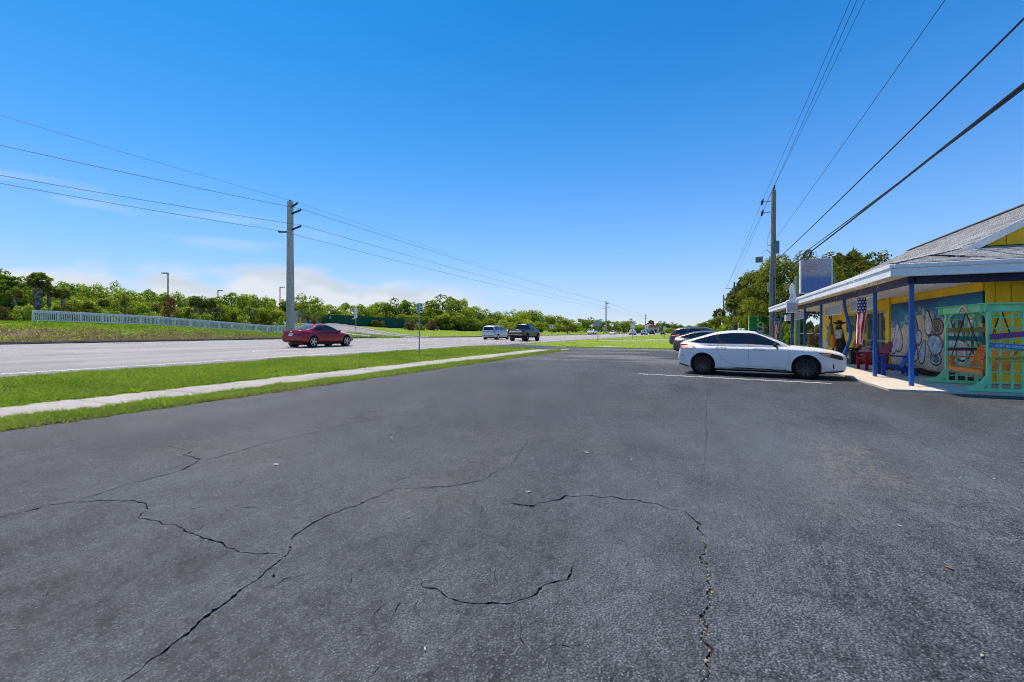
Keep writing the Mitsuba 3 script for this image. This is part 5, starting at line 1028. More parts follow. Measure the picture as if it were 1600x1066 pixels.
wood_pole(1130.2, 4.1, 461, .2, 'farther wooden utility pole showing above the far greenery')
def lead(px, py, X): y, d = on_x(px, X); return np.array([X, y, z_at(py, d)])
def up_line(lb, start, px, py, r, far=None, X=None):
    s = np.array(start); e = lead(px, py, s[0] if X is None else X); e2 = e + (e - s) * .9
    wire(lb, ([far] if far is not None else []) + [tuple(s), tuple(e), tuple(e2)], r, sag=.002)
up_line('wire rising from the top of the wooden pole, right of the three thin wires', tips[0], 1353, -4, .0095, t2[0]); up_line('leftmost of the three thin wires rising from the wooden pole', tips[1], 1331, -4, .0095, (3.3, u2, z2 - .8)); up_line('middle wire of the three thin wires rising from the wooden pole', tips[2], 1341, -4, .0095, (3.2, u2, z2 - .9))
up_line('single thin wire between the three thin wires and the black cables', (UX + .1, uy, zz(376)), 1478, -2, .0095); up_line('thinner of the two black cables over the shop', (UX + .12, uy - .1, zz(410)), 1602, 27, .022)
up_line('thick black cable bundle sagging over the shop roof', (UX + .12, uy - .1, zz(436)), 1602, 130, .034); up_line('pale service cable under the thick black bundle', (UX + .14, uy - .12, zz(428)), 1602, 136, .02)
e = lead(1261, 400, UX + .12); one('splice_coil', 'looped black cable splice hanging on the thick bundle over the big sign', 'cable splice', tube([e + [.0, .9 * math.cos(t) , .22 * math.sin(t) + .05 * t / 6] for t in np.linspace(0, 9, 40)], .05, 6), 'wire', True)

# parking lamps beyond the fence
for px, py, d, s, lb in ((262.5, 427, 62, -1, 'tall dark lamp post beyond the white fence, left of the other two'), (340.5, 454, 84, 1, 'middle dark lamp post, mostly hidden by trees beyond the fence'), (437.5, 449, 84, 1, 'dark lamp post just left of the concrete power pole')):
    x, y = at_d(px, d); zt = z_at(py, d); k = thing('lamp_post', lb, 'lamp post'); part(k, 'post', tube([(x, y, float(G(x, y)) - .2), (x, y, zt)], [.11, .08], 8), 'dark_steel', True)
    part(k, 'lamp_head', bbox([x + s * .42 * CS, y + s * .42 * SN, zt], [.85, .42, .13], .04, YAW), 'dark_steel')

# signs along the road
def post_sign(name, lb, px, pbase, d, boards, pt, w=.07, m='steel'):
    x, y = at_d(px, d); z0 = float(G(x, y)); k = thing(name, lb, 'sign'); part(k, 'post', bbox([x, y, (z0 - .2 + z_at(pt, d)) / 2], [w, w, z_at(pt, d) - z0 + .2], .008, YAW), m)
    for i, (p0, p1, q0, q1, mm, rot) in enumerate(boards):
        xa_, ya_ = at_d((p0 + p1) / 2, d); za, zb_ = z_at(q1, d), z_at(q0, d); wd = (p1 - p0) * d / FOC
        part(k, 'panel', bbox([xa_ - SN * -.06 , ya_ - .06 * CS, (za + zb_) / 2], [wd, .02, zb_ - za], .006, YAW + rot), mm)
    return k, x, y, d
k, x, y, d = post_sign('bus_stop_sign', 'tall grey sign post with two small panels in the near roadside grass', 655.3, 555, 24.6, [(651.2, 655.4, 474, 489, 'sign_back', .5), (655.6, 660.6, 473.5, 489.0, 'sign_white', -.1)], 473, .055)
o = np.array([at_d(658.1, d - .16)[0], at_d(658.1, d - .16)[1], 0]); M = lambda z: frame(o + [0, 0, z], [CS, SN, 0], [0, 0, 1], [SN, -CS, 0])
part(k, 'emblem', xf(prism(Point(0, 0).buffer(.055).difference(Point(0, 0).buffer(.028)), 0, .006), M(z_at(477.3, d))), 'sign_print'); part(k, 'printed_block', xf(prism(unary_union([sbox(-.06, .0, .06, .05), sbox(-.06, -.10, .06, -.04)]), 0, .006), M(z_at(483.5, d))), 'sign_print')
post_sign('road_sign', 'grey post with a small white panel at the corner of the side street', 556, 517, 66, [(553.4, 558.6, 481, 497, 'sign_white', .3), (550.5, 555.5, 497, 499, 'sign_back', .3)], 480, .09)
post_sign('road_sign', 'grey sign backs on a post in the grass island', 934.2, 534, 58, [(928.6, 939.8, 501.8, 509.8, 'sign_back', 0), (931.8, 936.2, 500.2, 502.0, 'sign_back', 0)], 500.5, .08)
post_sign('road_sign', 'square white sign with grey print far down the road', 988.2, 530, 74, [(984.6, 992.2, 506, 513.5, 'sign_white', 0)], 505, .09)
post_sign('stop_sign_back', 'pale backed round traffic sign far off, left of the grey sport utility car', 1038.7, 527, 86, [], 512, .09)
x, y = at_d(1038.7, 85.8); part('stop_sign_back', 'panel', xf(prism(Polygon([(.38 * math.cos(t), .38 * math.sin(t)) for t in np.arange(8) * math.pi / 4 + math.pi / 8]), 0, .03), frame([x, y, z_at(513.3, 86)], [CS, SN, 0], [0, 0, 1], [SN, -CS, 0])), 'sign_white')
post_sign('warning_sign', 'small yellow warning sign beside the middle concrete pole', 943.3, 522, 190, [(941.2, 945.6, 511, 516, 'sign_yellow', 0)], 511, .2)
post_sign('road_sign', 'small red and white sign beyond the road right of the pickup truck', 861.5, 521, 130, [(858.6, 864.4, 507.5, 513.5, 'sign_white', 0), (860, 863, 509, 512, 'sign_red', 0)], 507, .15)
post_sign('road_sign', 'white sign beside the farthest concrete pole', 1009.5, 523, 200, [(1007.6, 1013, 508, 515, 'sign_white', 0)], 508, .2)

# white picket fence on the bank
mat('fence_white', (.72, .72, .71), rough=.6)
FN = thing('picket_fence', 'long low white picket fence on the grassy bank across the road', 'fence')
FX = lambda Y: -47.0
fy0, fy1 = on_x(46, -47)[0], 42.2
npan = 17; ygrid = np.linspace(fy0 + .2, fy1, npan + 1)
for i in range(npan):
    a, b = ygrid[i], ygrid[i + 1]; za, zb_ = float(G(-47, a)), float(G(-47, b)); H_ = .92
    part(FN, 'post', bbox([-47, a, za + H_ / 2], [.10, .10, H_ + .04], .012), 'fence_white')
    for h in (.16, H_ - .08): part(FN, 'rail', MB().bar((-47, a + .06, za + h), (-47, b - .06, zb_ + h), .05, .20 if h > .5 else .09).get(), 'fence_white')
    mb = MB(); n = 13
    for j in range(n):
        t = (j + .5) / n; y = a + (b - a) * t; z = za + (zb_ - za) * t; mb.box([-46.94, y, z + .50], [.022, .046, .78])
    part(FN, 'pickets', mb.get(), 'fence_white', kind='stuff')
part(FN, 'post', bbox([-47, fy1, float(G(-47, fy1)) + .46], [.12, .12, 1.08], .015), 'fence_white')

# green screened fence, pale shed wall, yellow bollards, chain link fence beyond the side street
mat('screen_green', mikit.proc(lambda p, n, uv: mi.Color3f(.004, .075, .058) * (.7 + .6 * FB(p.x * 1.5, p.y * 1.5, p.z * 2))), rough=.8); mat('shed_pale', mikit.proc(lambda p, n, uv: mi.Color3f(.52, .48, .45) * (.85 + .2 * FB(p.x, p.y, p.z))), rough=.7); mat('bollard_yellow', (.75, .42, .01), rough=.5); mat('mesh_grey', (.11, .12, .12), rough=.6, metal=.3)
def run(k, nm, p0, p1, d0, d1, q0a, q1a, q0b, q1b, n, m, th=.06, postm='dark_steel'):
    P0, P1 = np.array(at_d(p0, d0)), np.array(at_d(p1, d1)); za0, za1, zb0, zb1 = z_at(q1a, d0), z_at(q0a, d0), z_at(q1b, d1), z_at(q0b, d1)
    for i in range(n):
        t0, t1 = i / n, (i + 1) / n; L = lambda t: (P0 + (P1 - P0) * t, za0 + (zb0 - za0) * t, za1 + (zb1 - za1) * t)
        (a, az0, az1), (b, bz0, bz1) = L(t0), L(t1); dr_ = (b - a) / np.linalg.norm(b - a); nn = np.array([-dr_[1], dr_[0]]) * th / 2
        vv = np.array([[*(q + s * nn), z] for q, z0, z1 in ((a + dr_ * .03, az0 - .4, az1), (b - dr_ * .03, bz0 - .4, bz1)) for s in (-1, 1) for z in (z0, z1)])
        part(k, nm, (vv, BOXF), m)
        if postm: part(k, 'post', tube([(*a, az0 - .4), (*a, az1 + .08)], .05, 6), postm, True)
GF = thing('screened_fence', 'dark green screened fence beyond the side street', 'fence'); run(GF, 'screen_panel', 501, 632, 86, 97, 490.5, 507, 498.5, 511.5, 12, 'screen_green')
x, y = at_d(517, 86.5); part(GF, 'notice', boxm([x + .1, y - .3, z_at(496.5, 86.5)], [.34, .05, .45]), 'sign_white')
SD = thing('pale_wall', 'pale ribbed metal wall behind the concrete pole and yellow bollards', 'wall'); run(SD, 'rib_panel', 459, 509, 78, 88, 485.5, 506, 486.8, 504, 16, 'shed_pale', .12, None)
for i, px in enumerate((463.2, 469.2)):
    x, y = at_d(px, 72); one('bollard', ('left yellow bollard beside the concrete pole', 'right yellow bollard in front of the pale ribbed wall')[i], 'bollard', tube([(x, y, float(G(x, y)) - .2), (x, y, z_at(497.5, 72)), (x, y, z_at(496.5, 72))], [.13, .13, .06], 12), 'bollard_yellow', True, group=None)
CL = thing('wire_fence', 'grey chain link fence in front of the trees behind the minivan', 'fence')
P0, P1 = np.array(at_d(632, 96)), np.array(at_d(748, 116)); mb = MB(); n = 22
for i in range(n + 1):
    t = i / n; a = P0 + (P1 - P0) * t; z = z_at(512 + 9 * t, 96 + 20 * t); part(CL, 'post', tube([(*a, z - .5), (*a, z + 1.75)], .04, 6), 'mesh_grey', True)
for j in range(46 * 4):
    t = j / 184; 
    for s in (-1, 1):
        u = t + s * .0085; a, b = P0 + (P1 - P0) * t, P0 + (P1 - P0) * u; z = z_at(512 + 9 * t, 96 + 20 * t); mb.bar((*a, z), (*b, z + 1.7), .03, .03)
part(CL, 'wire_mesh', mb.get(), 'mesh_grey', kind='stuff')

# the two big signs on piles
mat('pile_green', mikit.proc(lambda p, n, uv: MX((.26, .29, .19), (.15, .18, .11), FB(p.x * 6, p.y * 6, p.z * .8))), rough=.9)
def c_board(p, n, uv):
    z = (p.z - 4.25) / 2.5
    c = MX((.10, .16, .40), (.36, .37, .44), SS(.40, .62, z)); return MX(c, (.42, .22, .25), SS(.28, .04, abs(z - .76)) * SS(1.0, .2, abs(p.x - 7.3)) * .7)
mat('faded_print', mikit.proc(c_board), rough=.5)
BS = thing('pile_sign', 'big square sign with a blurred blue and reddish face on two piles above the roof', 'sign'); d = 34.0
xa_, ya_ = at_d(1274.5, d); za, zb_ = z_at(458, d), z_at(404.5, d); wd = 46.5 * d / FOC
part(BS, 'face', bbox([xa_, ya_, (za + zb_) / 2], [wd, .12, zb_ - za], .01, YAW - .08), 'faded_print'); part(BS, 'frame', cat_([MB().box([xa_ + s * wd / 2 * math.cos(YAW - .08), ya_ + s * wd / 2 * math.sin(YAW - .08), (za + zb_) / 2], [.06, .2, zb_ - za + .06], YAW - .08).get() for s in (-1, 1)] + [MB().box([xa_, ya_, z], [wd, .2, .05], YAW - .08).get() for z in (za - .01, zb_ + .01)]), 'sign_edge', kind=None)
for px, pt in ((1246, 431), (1301, 424)):
    x, y = at_d(px, d + .5); part(BS, 'pile', tube([(x - .02, y, -.3), (x, y, z_at(pt, d))], [.20, .17], 12), 'pile_green', True)
mat('sign_green', (.005, .27, .075), rough=.5); mat('sign_blue', (.008, .05, .30), rough=.5); mat('sign_sky', (.02, .16, .40), rough=.5); mat('sign_orange', (.80, .16, .02), rough=.5); mat('sign_salmon', (.70, .22, .16), rough=.5); mat('letter_cream', (.76, .78, .80), rough=.5)
TS = thing('green_sign', 'green and blue painted roadside sign with white script left of the wooden pole', 'sign'); d = 52.0
o = np.array([*at_d(1170.6, d), z_at(522, d)]); W_, Hh = 42 * d / FOC, 27.5 * d / FOC; M = frame(o, [CS, SN, 0], [0, 0, 1], [SN, -CS, 0])
part(TS, 'board', xf(prism(sbox(0, -.8, W_, Hh), -.1, .0), M), 'sign_green'); part(TS, 'edge', xf(prism(sbox(-.08, -.8, 0, Hh + .06).union(sbox(0, Hh, W_ * .85, Hh + .06)), -.1, .02), M), 'sign_edge')
part(TS, 'blue_band', xf(prism(Polygon(smooth_poly([(0, -.5), (W_, -.5), (W_, .55), (W_ * .75, .35), (W_ * .5, .85), (W_ * .28, .55), (W_ * .12, .45), (0, .32)], 2)), 0, .01), M), 'sign_blue'); part(TS, 'wave', xf(prism(Polygon(smooth_poly([(.9, -.4), (W_, -.4), (W_, .40), (2.2, .30), (1.5, .05)], 2)), .01, .02), M), 'sign_sky')
part(TS, 'sunburst', xf(prism(Polygon(smooth_poly([(1.15, .55), (1.5, .95), (2.0, 1.2), (2.5, 1.55), (W_, 1.6), (W_, .85), (2.3, .75), (1.8, .5)], 1)), .012, .022), M), 'sign_orange'); part(TS, 'swash', xf(prism(Polygon(smooth_poly([(1.2, .5), (2.0, .45), (W_, .75), (W_, .42), (2.2, .2), (1.5, .3)], 1)), .022, .03), M), 'sign_salmon')
t = meshkit.text_mesh('S', 1.15, .02, False); t.apply_translation([.78, .22, .03]); part(TS, 'lettering', xf(t, M), 'letter_cream'); t = meshkit.text_mesh('un', .52, .02, False); t.apply_translation([1.45, .68, .03]); part(TS, 'lettering', xf(t, M), 'letter_cream'); t = meshkit.text_mesh('Surf', .40, .02, False); t.apply_translation([1.15, .0, .03]); part(TS, 'lettering', xf(t, M), 'letter_cream')
part(TS, 'lamp_shade', xf(lathe([(.0001, .16), (.06, .15), (.15, 0)], 14), frame(o + M[:3, :3] @ np.array([.86, 1.55, .3]), [1, 0, 0], [0, 1, 0], [0, 0, 1])), 'sign_edge'); part(TS, 'lamp_arm', tube([o + M[:3, :3] @ np.array([.86, 2.1, 0]), o + M[:3, :3] @ np.array([.86, 2.25, .2]), o + M[:3, :3] @ np.array([.86, 1.72, .3])], .025, 6), 'sign_edge', True)
for px in (1173, 1210): x, y = at_d(px, d + .2); part(TS, 'post', tube([(x, y, -.2), (x, y, z_at(500, d))], .09, 8), 'pole_wood', True)
for i, px in enumerate((1155.3, 1161.2)):
    x, y = at_d(px, 46); k = thing('globe_lamp', ('left white globe showing above the roof of the white hatchback', 'right white globe showing above the roof of the white hatchback')[i], 'globe lamp'); q = trimesh.creation.icosphere(subdivisions=3, radius=.19); part(k, 'globe', (np.array(q.vertices) + [x, y, z_at(516, 46)], np.array(q.faces)), 'sign_white', True); part(k, 'post', tube([(x, y, -.2), (x, y, z_at(518, 46))], .035, 8), 'dark_steel', True)
RLx = thing('low_rail', 'low white rail between dark posts behind the far end of the porch', 'railing')
pts = [np.array([*at_d(px, 38.5), 0]) for px in (1246, 1258, 1270, 1283)]
for a, b in zip(pts[:-1], pts[1:]): part(RLx, 'rail', MB().bar(a + [0, 0, 1.2], b + [0, 0, 1.2], .06, .08).get(), 'fence_white')
for a in pts: part(RLx, 'post', boxm(a + [0, 0, .6], [.09, .09, 1.3]), 'dark_steel')

# fallen leaves and chips on the lot
mat('leaf_orange', (.26, .12, .035), rough=.7); mat('leaf_pale', (.52, .49, .40), rough=.7); mat('leaf_cream', (.36, .33, .17), rough=.7); mat('chip_white', (.40, .39, .36), rough=.8); mat('leaf_brown', (.16, .10, .06), rough=.8)
lf = Polygon(smooth_poly([(-.5, 0), (-.2, .22), (.2, .2), (.55, 0), (.2, -.24), (-.25, -.2)], 2))
for px, py, s, m, lb in ((431, 727, .115, 'leaf_pale', 'pale fallen leaf lying left of the middle of the lot'), (826, 770, .09, 'leaf_cream', 'yellowish crumpled leaf lying near the middle of the lot'), (1483, 889, .07, 'leaf_orange', 'orange fallen leaf at the right of the lot'), (1406, 823, .05, 'chip_white', 'white chip below the sandy stain'), (612, 685, .08, 'leaf_pale', 'pale leaf upper left of the middle of the lot'),
                         (629, 702, .06, 'leaf_brown', 'dark brown leaf just below the pale one'), (832, 716.5, .05, 'chip_white', 'small white chip above the yellowish leaf'), (1534, 1027, .04, 'leaf_cream', 'cream leaf near the lower right corner'), (917, 708, .10, 'leaf_pale', 'pale brown leaf right of the middle of the lot'), (1500, 748, .045, 'chip_white', 'white chip at the right, nearer of two'), (1521, 720, .045, 'chip_white', 'white chip at the right, farther of two'), (1553, 749, .06, 'chip_white', 'white chip on the thin pale seam'), (664, 1016, .035, 'chip_white', 'small pale stone in a pit near the bottom edge'), (986, 719, .05, 'leaf_pale', 'pale speck of leaf left of the seam')):
    x, y, z = gp(px, py); a = (px * 7.3) % 6.28; q = prism(lf, 0, .012); vv = np.array(q.vertices); s = s * .72; vv = np.column_stack([vv[:, :2] * s * [1, .8], .003 + vv[:, 2] * .3 + .10 * s * np.abs(vv[:, 1]) * 2 + .08 * s * vv[:, 0] ** 2]) @ rotz(a).T
    one('fallen_leaf' if 'chip' not in lb and 'stone' not in lb else 'stone_chip', lb, 'leaf' if 'chip' not in lb and 'stone' not in lb else 'stone', (vv + [x, y, .002], np.array(q.faces)), m, 30)
# ================================================================ TREES AND SHRUBS
leafmat('leaf', 1.05, .45, .4)
mat('bark', mikit.proc(lambda p, n, uv: MX((.10, .08, .06), (.20, .17, .14), FB(p.x * 5, p.y * 5, p.z * 2))), rough=.95, spec=.1)
mat('boot_bark', mikit.proc(lambda p, n, uv: MX((.30, .265, .23), (.10, .085, .07), SS(.35, .65, FB(p.x * 6 + p.y * 4, p.y * 3, p.z * 5)))), rough=.95, spec=.1)
def leaf_quads(pos, nrm, size, r, asp=.6, droop=0.0):
    n = len(pos); a = r.normal(0, 1, (n, 3)); u = np.cross(nrm, a); u /= np.linalg.norm(u, axis=1, keepdims=True); w = np.cross(nrm, u)
    s = size[:, None]; q = np.stack([pos - u * s, pos + w * s * asp - nrm * s * .15, pos + u * s - nrm * s * droop, pos - w * s * asp - nrm * s * .15], 1).reshape(-1, 3)
    i = np.arange(n)[:, None] * 4; return q, np.vstack([i + [0, 1, 2], i + [0, 2, 3]])
def cloud(cl, rad, per, size, seed, pal, flat=.8, fill=.35):
    """Leaves over many clumps: cl (n,3) centres, rad radii."""
    r = np.random.default_rng(seed); n = len(cl); k = np.repeat(np.arange(n), np.maximum(4, (per * (np.asarray(rad) / np.mean(rad)) ** 2).astype(int)))
    d = r.normal(0, 1, (len(k), 3)); d[:, 2] += .35; d /= np.linalg.norm(d, axis=1, keepdims=True)
    rr = np.asarray(rad)[k] * (1 - fill * r.random(len(k)) ** 1.5); p = cl[k] + d * rr[:, None] * [1, 1, flat]
    nn = d + r.normal(0, .45, d.shape) + [0, 0, .75]; nn /= np.linalg.norm(nn, axis=1, keepdims=True)
    v, f = leaf_quads(p, nn, size * r.uniform(.6, 1.4, len(k)), r)
    tone = np.clip(r.random(n)[k] * .6 + r.normal(.2, .22, len(k)), 0, 1)[:, None]; c = np.array(pal[0]) * (1 - tone) + np.array(pal[1]) * tone
    if len(pal) > 2: m = r.random(len(k)) < .05; c[m] = pal[2]
    return v, f, np.repeat(c, 4, 0)
def dome(r, n, R, H, base=.25, lump=.30):
    """Clump centres over an uneven dome of radius R and height H standing on the ground."""
    a, u = r.uniform(0, 2 * np.pi, n), r.random(n); ph = np.arccos(1 - u * 1.0); k = 1 - lump * r.random(n); k[: n // 5] *= r.uniform(.3, .7, n // 5)
    z = H * base + H * (1 - base) * np.cos(ph) * k * .95; x = R * np.sin(ph) ** .7 * k
    return np.column_stack([x * np.cos(a), x * np.sin(a), np.maximum(z, H * .12)])
class Plant:
    """A kind of plant: crown leaves (v, f, c) and wood, standing at the origin; written once, placed many times."""
    def __init__(s, crown, wood, woodmat='bark', parts=()):
        s.top = float(np.quantile(crown[0][:, 2], .9985)); s.crown = mikit.ply((crown[0], crown[1]), 'leaf', color=crown[2]); s.wood = mikit.ply(wood, woodmat, smooth=40) if wood is not None else None; s.parts = parts
    def place(s, name, lb, x, y, z, sc, rot, cat, group=None):
        k = thing(name, lb, cat, group); tw = T().translate([x, y, z]).rotate([0, 0, 1], rot).scale(list(np.broadcast_to(sc, 3).astype(float)))
        scene[k + '__crown'] = {**s.crown, 'to_world': tw}
        if s.wood is not None: scene[k + '__trunk'] = {**s.wood, 'to_world': tw}
        return k
LIME, MID, DEEP, OLIVE = ((.24, .33, .035), (.51, .59, .08), (.48, .42, .05)), ((.18, .28, .035), (.41, .50, .06), (.40, .36, .04)), ((.12, .19, .028), (.31, .39, .05)), ((.13, .15, .035), (.27, .27, .07))
def broad(seed, R, H, pal, n=46, per=74, size=.19, base=.2):
    r = np.random.default_rng(seed); cl = dome(r, n, R, H, base); rad = r.uniform(.38, .66, n) * R * .56
    wood = MB()
    for j in range(9): q = cl[r.integers(n)]; wood.tube([(r.normal(0, .1), r.normal(0, .1), -.2), (q[0] * .25, q[1] * .25, H * .3), tuple(q * .85)], [.16, .10, .03], 6)
    return Plant(cloud(cl, rad, per, size, seed + 1, pal), wood.get())
KINDS = [broad(11, 3.0, 4.6, LIME), broad(12, 3.0, 5.0, MID), broad(13, 3.0, 4.4, LIME, 40, 62), broad(14, 3.0, 5.2, DEEP), broad(15, 3.0, 4.8, MID, 52, 50), broad(16, 3.0, 4.7, ((.18, .27, .02), (.42, .52, .045), (.46, .44, .06)), 58, 46, .17)]
def shrub(seed, pal, R=1.0, H=1.2, size=.10, n=26, per=40): return broad(seed, R, H, pal, n, per, size, .1)
SHR = [shrub(21, LIME), shrub(22, MID), shrub(23, ((.10, .13, .01), (.26, .26, .03))), shrub(24, DEEP), shrub(25, ((.20, .09, .05), (.34, .17, .10)), 1, 2.6, .09), shrub(26, OLIVE, 1.0, 2.4, .09), shrub(27, ((.16, .11, .05), (.30, .20, .10)), 1, 1.5, .1)]
def airy(seed, pal):                                       # thin stems with flat rosettes of leaves
    r = np.random.default_rng(seed); wood, cr = MB(), []
    for j in range(6):
        x, y, h = r.normal(0, .8), r.normal(0, .8), r.uniform(3.6, 6.2); wood.tube([(x * .4, y * .4, -.2), (x * .8, y * .8, h * .5), (x, y, h)], [.11, .08, .05], 6)
        cl = np.array([[x + r.normal(0, .45), y + r.normal(0, .45), h + r.normal(0, .08)] for _ in range(5)]); cr.append(cloud(cl, np.full(5, .42), 34, .16, seed + j, pal, .32, .5))
    low = dome(r, 20, 1.8, 3.2, .1); cr.append(cloud(low, np.full(20, .6), 40, .17, seed + 9, pal))
    o = np.cumsum([0] + [len(q[0]) for q in cr]); return Plant((np.vstack([q[0] for q in cr]), np.vstack([q[1] + a for q, a in zip(cr, o)]), np.vstack([q[2] for q in cr])), wood.get())
def palm(seed, h, tr, boots=True, nf=34, L=1.25, pal=((.09, .12, .02), (.22, .25, .06))):
    """Cabbage palm: fat booted trunk, round head of folded fan leaves."""
    r = np.random.default_rng(seed); mb = MB(); z = np.linspace(-.2, h, 14); rad = tr * (1.0 + .25 * np.sin(np.clip(z / h, 0, 1) * 3.1)); mb.tube(np.column_stack([z * 0 + .1 * (z / h) ** 2, z * 0, z]), rad, 12)
    if boots:
        for i in range(170):
            zz, a = r.uniform(.05, h * .97), r.uniform(0, 6.28); R_ = np.interp(zz, z, rad); o = np.array([math.cos(a) * R_, math.sin(a) * R_, zz]); mb.bar(o, o + [math.cos(a) * tr * .22, math.sin(a) * tr * .22, tr * .7], tr * .26, .02)
    V, F, C, o = [], [], [], 0
    for i in range(nf):
        a, e = r.uniform(0, 6.28), r.uniform(-.75, 1.35); d = np.array([math.cos(a) * math.cos(e), math.sin(a) * math.cos(e), math.sin(e)]); s = np.array([-math.sin(a), math.cos(a), 0]); up = np.cross(d, s); psi = r.uniform(-1.2, 1.2); s = s * math.cos(psi) + up * math.sin(psi); up = np.cross(d, s)
        st = np.array([.1, 0, h]) + d * L * .12; hub = st + d * L * r.uniform(.35, .55) ; nl = 13; c = np.array(pal[0]) + (np.array(pal[1]) - pal[0]) * r.random()
        if e < -.5: c = np.array([.20, .15, .07])
        V.append(np.array([st - s * .02, st + s * .02, hub + s * .02, hub - s * .02])); F.append(np.array([[0, 1, 2], [0, 2, 3]]) + o); C.append(np.tile(c, (4, 1))); o += 4
        for j in range(nl):
            b = (j - (nl - 1) / 2) / (nl - 1) * 3.3; dd = d * math.cos(b) + s * math.sin(b); ln = L * .52 * r.uniform(.85, 1.1) * (1 - .12 * abs(b)); m = hub + dd * ln * .55; t = hub + dd * ln + np.array([0, 0, -.20 * L * r.uniform(.4, 1.2)]); w = np.cross(dd, up) * .045 * L
            V.append(np.array([hub, m - w, t, m + w])); F.append(np.array([[0, 1, 2], [0, 2, 3]]) + o); C.append(np.tile(c * r.uniform(.8, 1.2), (4, 1))); o += 4
    return Plant((np.vstack(V), np.vstack(F), np.vstack(C)), mb.get(), 'boot_bark' if boots else 'bark')
PALM = [palm(31, 2.9, .17, nf=60, L=.66, pal=((.15, .19, .03), (.30, .34, .07))), palm(32, 2.3, .085, nf=46, L=.52, pal=((.15, .19, .03), (.30, .34, .07))), palm(33, 5.2, .17, False, 50, 1.5), palm(34, 4.0, .2, True, 60, 1.25, ((.13, .17, .03), (.30, .33, .08)))]
def cedar(seed, pal):
    r = np.random.default_rng(seed); n = 60; u = r.random(n) ** 1.4; a = r.uniform(0, 6.28, n); R_ = (1 - u) * 1.05 + .1; cl = np.column_stack([R_ * np.cos(a) * .8, R_ * np.sin(a) * .8, .15 + u * 2.9]); return Plant(cloud(cl, .12 + .32 * (1 - u), 34, .075, seed, pal), tube([(0, 0, -.2), (0, 0, 2.8)], [.08, .02], 6))
CED = [cedar(41, OLIVE), cedar(42, ((.075, .085, .04), (.15, .16, .08)))]
rt = np.random.default_rng(99)
# back rows of broad trees beyond the road: (photo column of the crown, row of its top, plane X, kind, crown width in photo px)
ROW = [(-18, 424, -58, 1, 60), (12, 421, -64, 3, 44), (46, 432, -66, 3, 46), (84, 440, -67, 1, 44), (112, 441, -62, 4, 46), (143, 443, -64, 0, 50), (172, 439, -66, 5, 44), (198, 452, -60, 0, 44), (222, 455, -62, 2, 40), (246, 453, -66, 1, 40), (272, 456, -64, 4, 42), (298, 462, -62, 1, 38),
       (318, 462, -66, 3, 36), (340, 464, -64, 4, 34), (364, 456, -62, 1, 40), (388, 459, -66, 0, 38), (410, 463, -62, 4, 36), (434, 466, -66, 1, 36), (458, 464, -70, 3, 36), (480, 459, -66, 5, 42), (506, 475, -72, 0, 40), (530, 477, -72, 2, 36), (552, 473, -72, 1, 36), (574, 476, -70, 5, 34), (596, 471, -70, 0, 40), (618, 466, -66, 3, 38), (640, 469, -64, 1, 34),
       (662, 474, -60, 5, 38), (690, 461, -58, 3, 52), (715, 464, -60, 1, 40), (735, 478, -54, 0, 42), (757, 483, -60, 3, 36), (779, 487, -56, 2, 38), (802, 484, -54, 5, 42), (826, 484, -55, 0, 44), (846, 493, -58, 1, 34), (866, 492, -54, 4, 34), (882, 498, -50, 2, 26), (900, 498, -54, 1, 30), (920, 496, -56, 3, 28)]
def ordn(i): return ORD[i] if i < len(ORD) else str(i + 1)
for i, (px, py, X, kd, w) in enumerate(ROW):
    X = X - 6 if px < 440 else X
    y, d = on_x(px, X); z = float(G(X, y)); h = z_at(py, d) - z; R_ = w * d / FOC / 2 * 1.25
    KINDS[kd].place('broad_tree', f'leafy green tree, {ordn(i)} from the left in the back row of trees across the road', X, y, z - .1, (R_ / 3.0, R_ / 3.0, h / KINDS[kd].top), rt.uniform(0, 360), 'tree')
MIDR = [(30, 452, -56, 0, 44), (76, 462, -56, 2, 36), (116, 461, -57, 0, 46), (160, 463, -57, 2, 48), (190, 466, -56, 5, 40), (228, 470, -55, 0, 40), (286, 478, -57, 4, 36), (356, 474, -58, 5, 36), (400, 478, -58, 1, 36), (424, 480, -60, 0, 34), (535, 486, -70, 0, 32), (566, 486, -70, 2, 36), (606, 486, -66, 5, 36), (640, 490, -60, 1, 36), (668, 493, -58, 0, 34), (704, 487, -54, 0, 44), (730, 494, -52, 3, 34), (756, 496, -52, 1, 34), (786, 499, -50, 2, 36), (816, 498, -50, 0, 36), (845, 503, -50, 5, 32), (872, 505, -50, 2, 28), (895, 506, -48, 0, 28)]
for i, (px, py, X, kd, w) in enumerate(MIDR):
    X = X - 5.5 if px < 440 else X
    y, d = on_x(px, X); z = float(G(X, y)); h = z_at(py, d) - z; R_ = w * d / FOC / 2 * 1.25
    KINDS[kd].place('broad_tree', f'shorter bushy tree, {ordn(i)} from the left in the lower row across the road', X, y, z - .1, (R_ / 3.0, R_ / 3.0, h / KINDS[kd].top), rt.uniform(0, 360), 'tree')
for i, px in enumerate((4, 27)): x, y = at_d(px, -61.0 / ratio(px)); (airy(51 + i, DEEP)).place('thin_stemmed_tree', ('thin stemmed tree with flat leaf tufts at the left edge', 'thin stemmed tree with flat leaf tufts just left of the fat palm')[i], x, y, float(G(x, y)), .80, 70 * i, 'tree')
def palmat(P, lb, px, ptop, d, href, rot=0, zb=None):
    x, y = at_d(px, d); z = float(G(x, y)) if zb is None else zb; s = (z_at(ptop, d) - z) / P.top; P.place('palm_tree', lb, x, y, z, s, rot, 'palm')
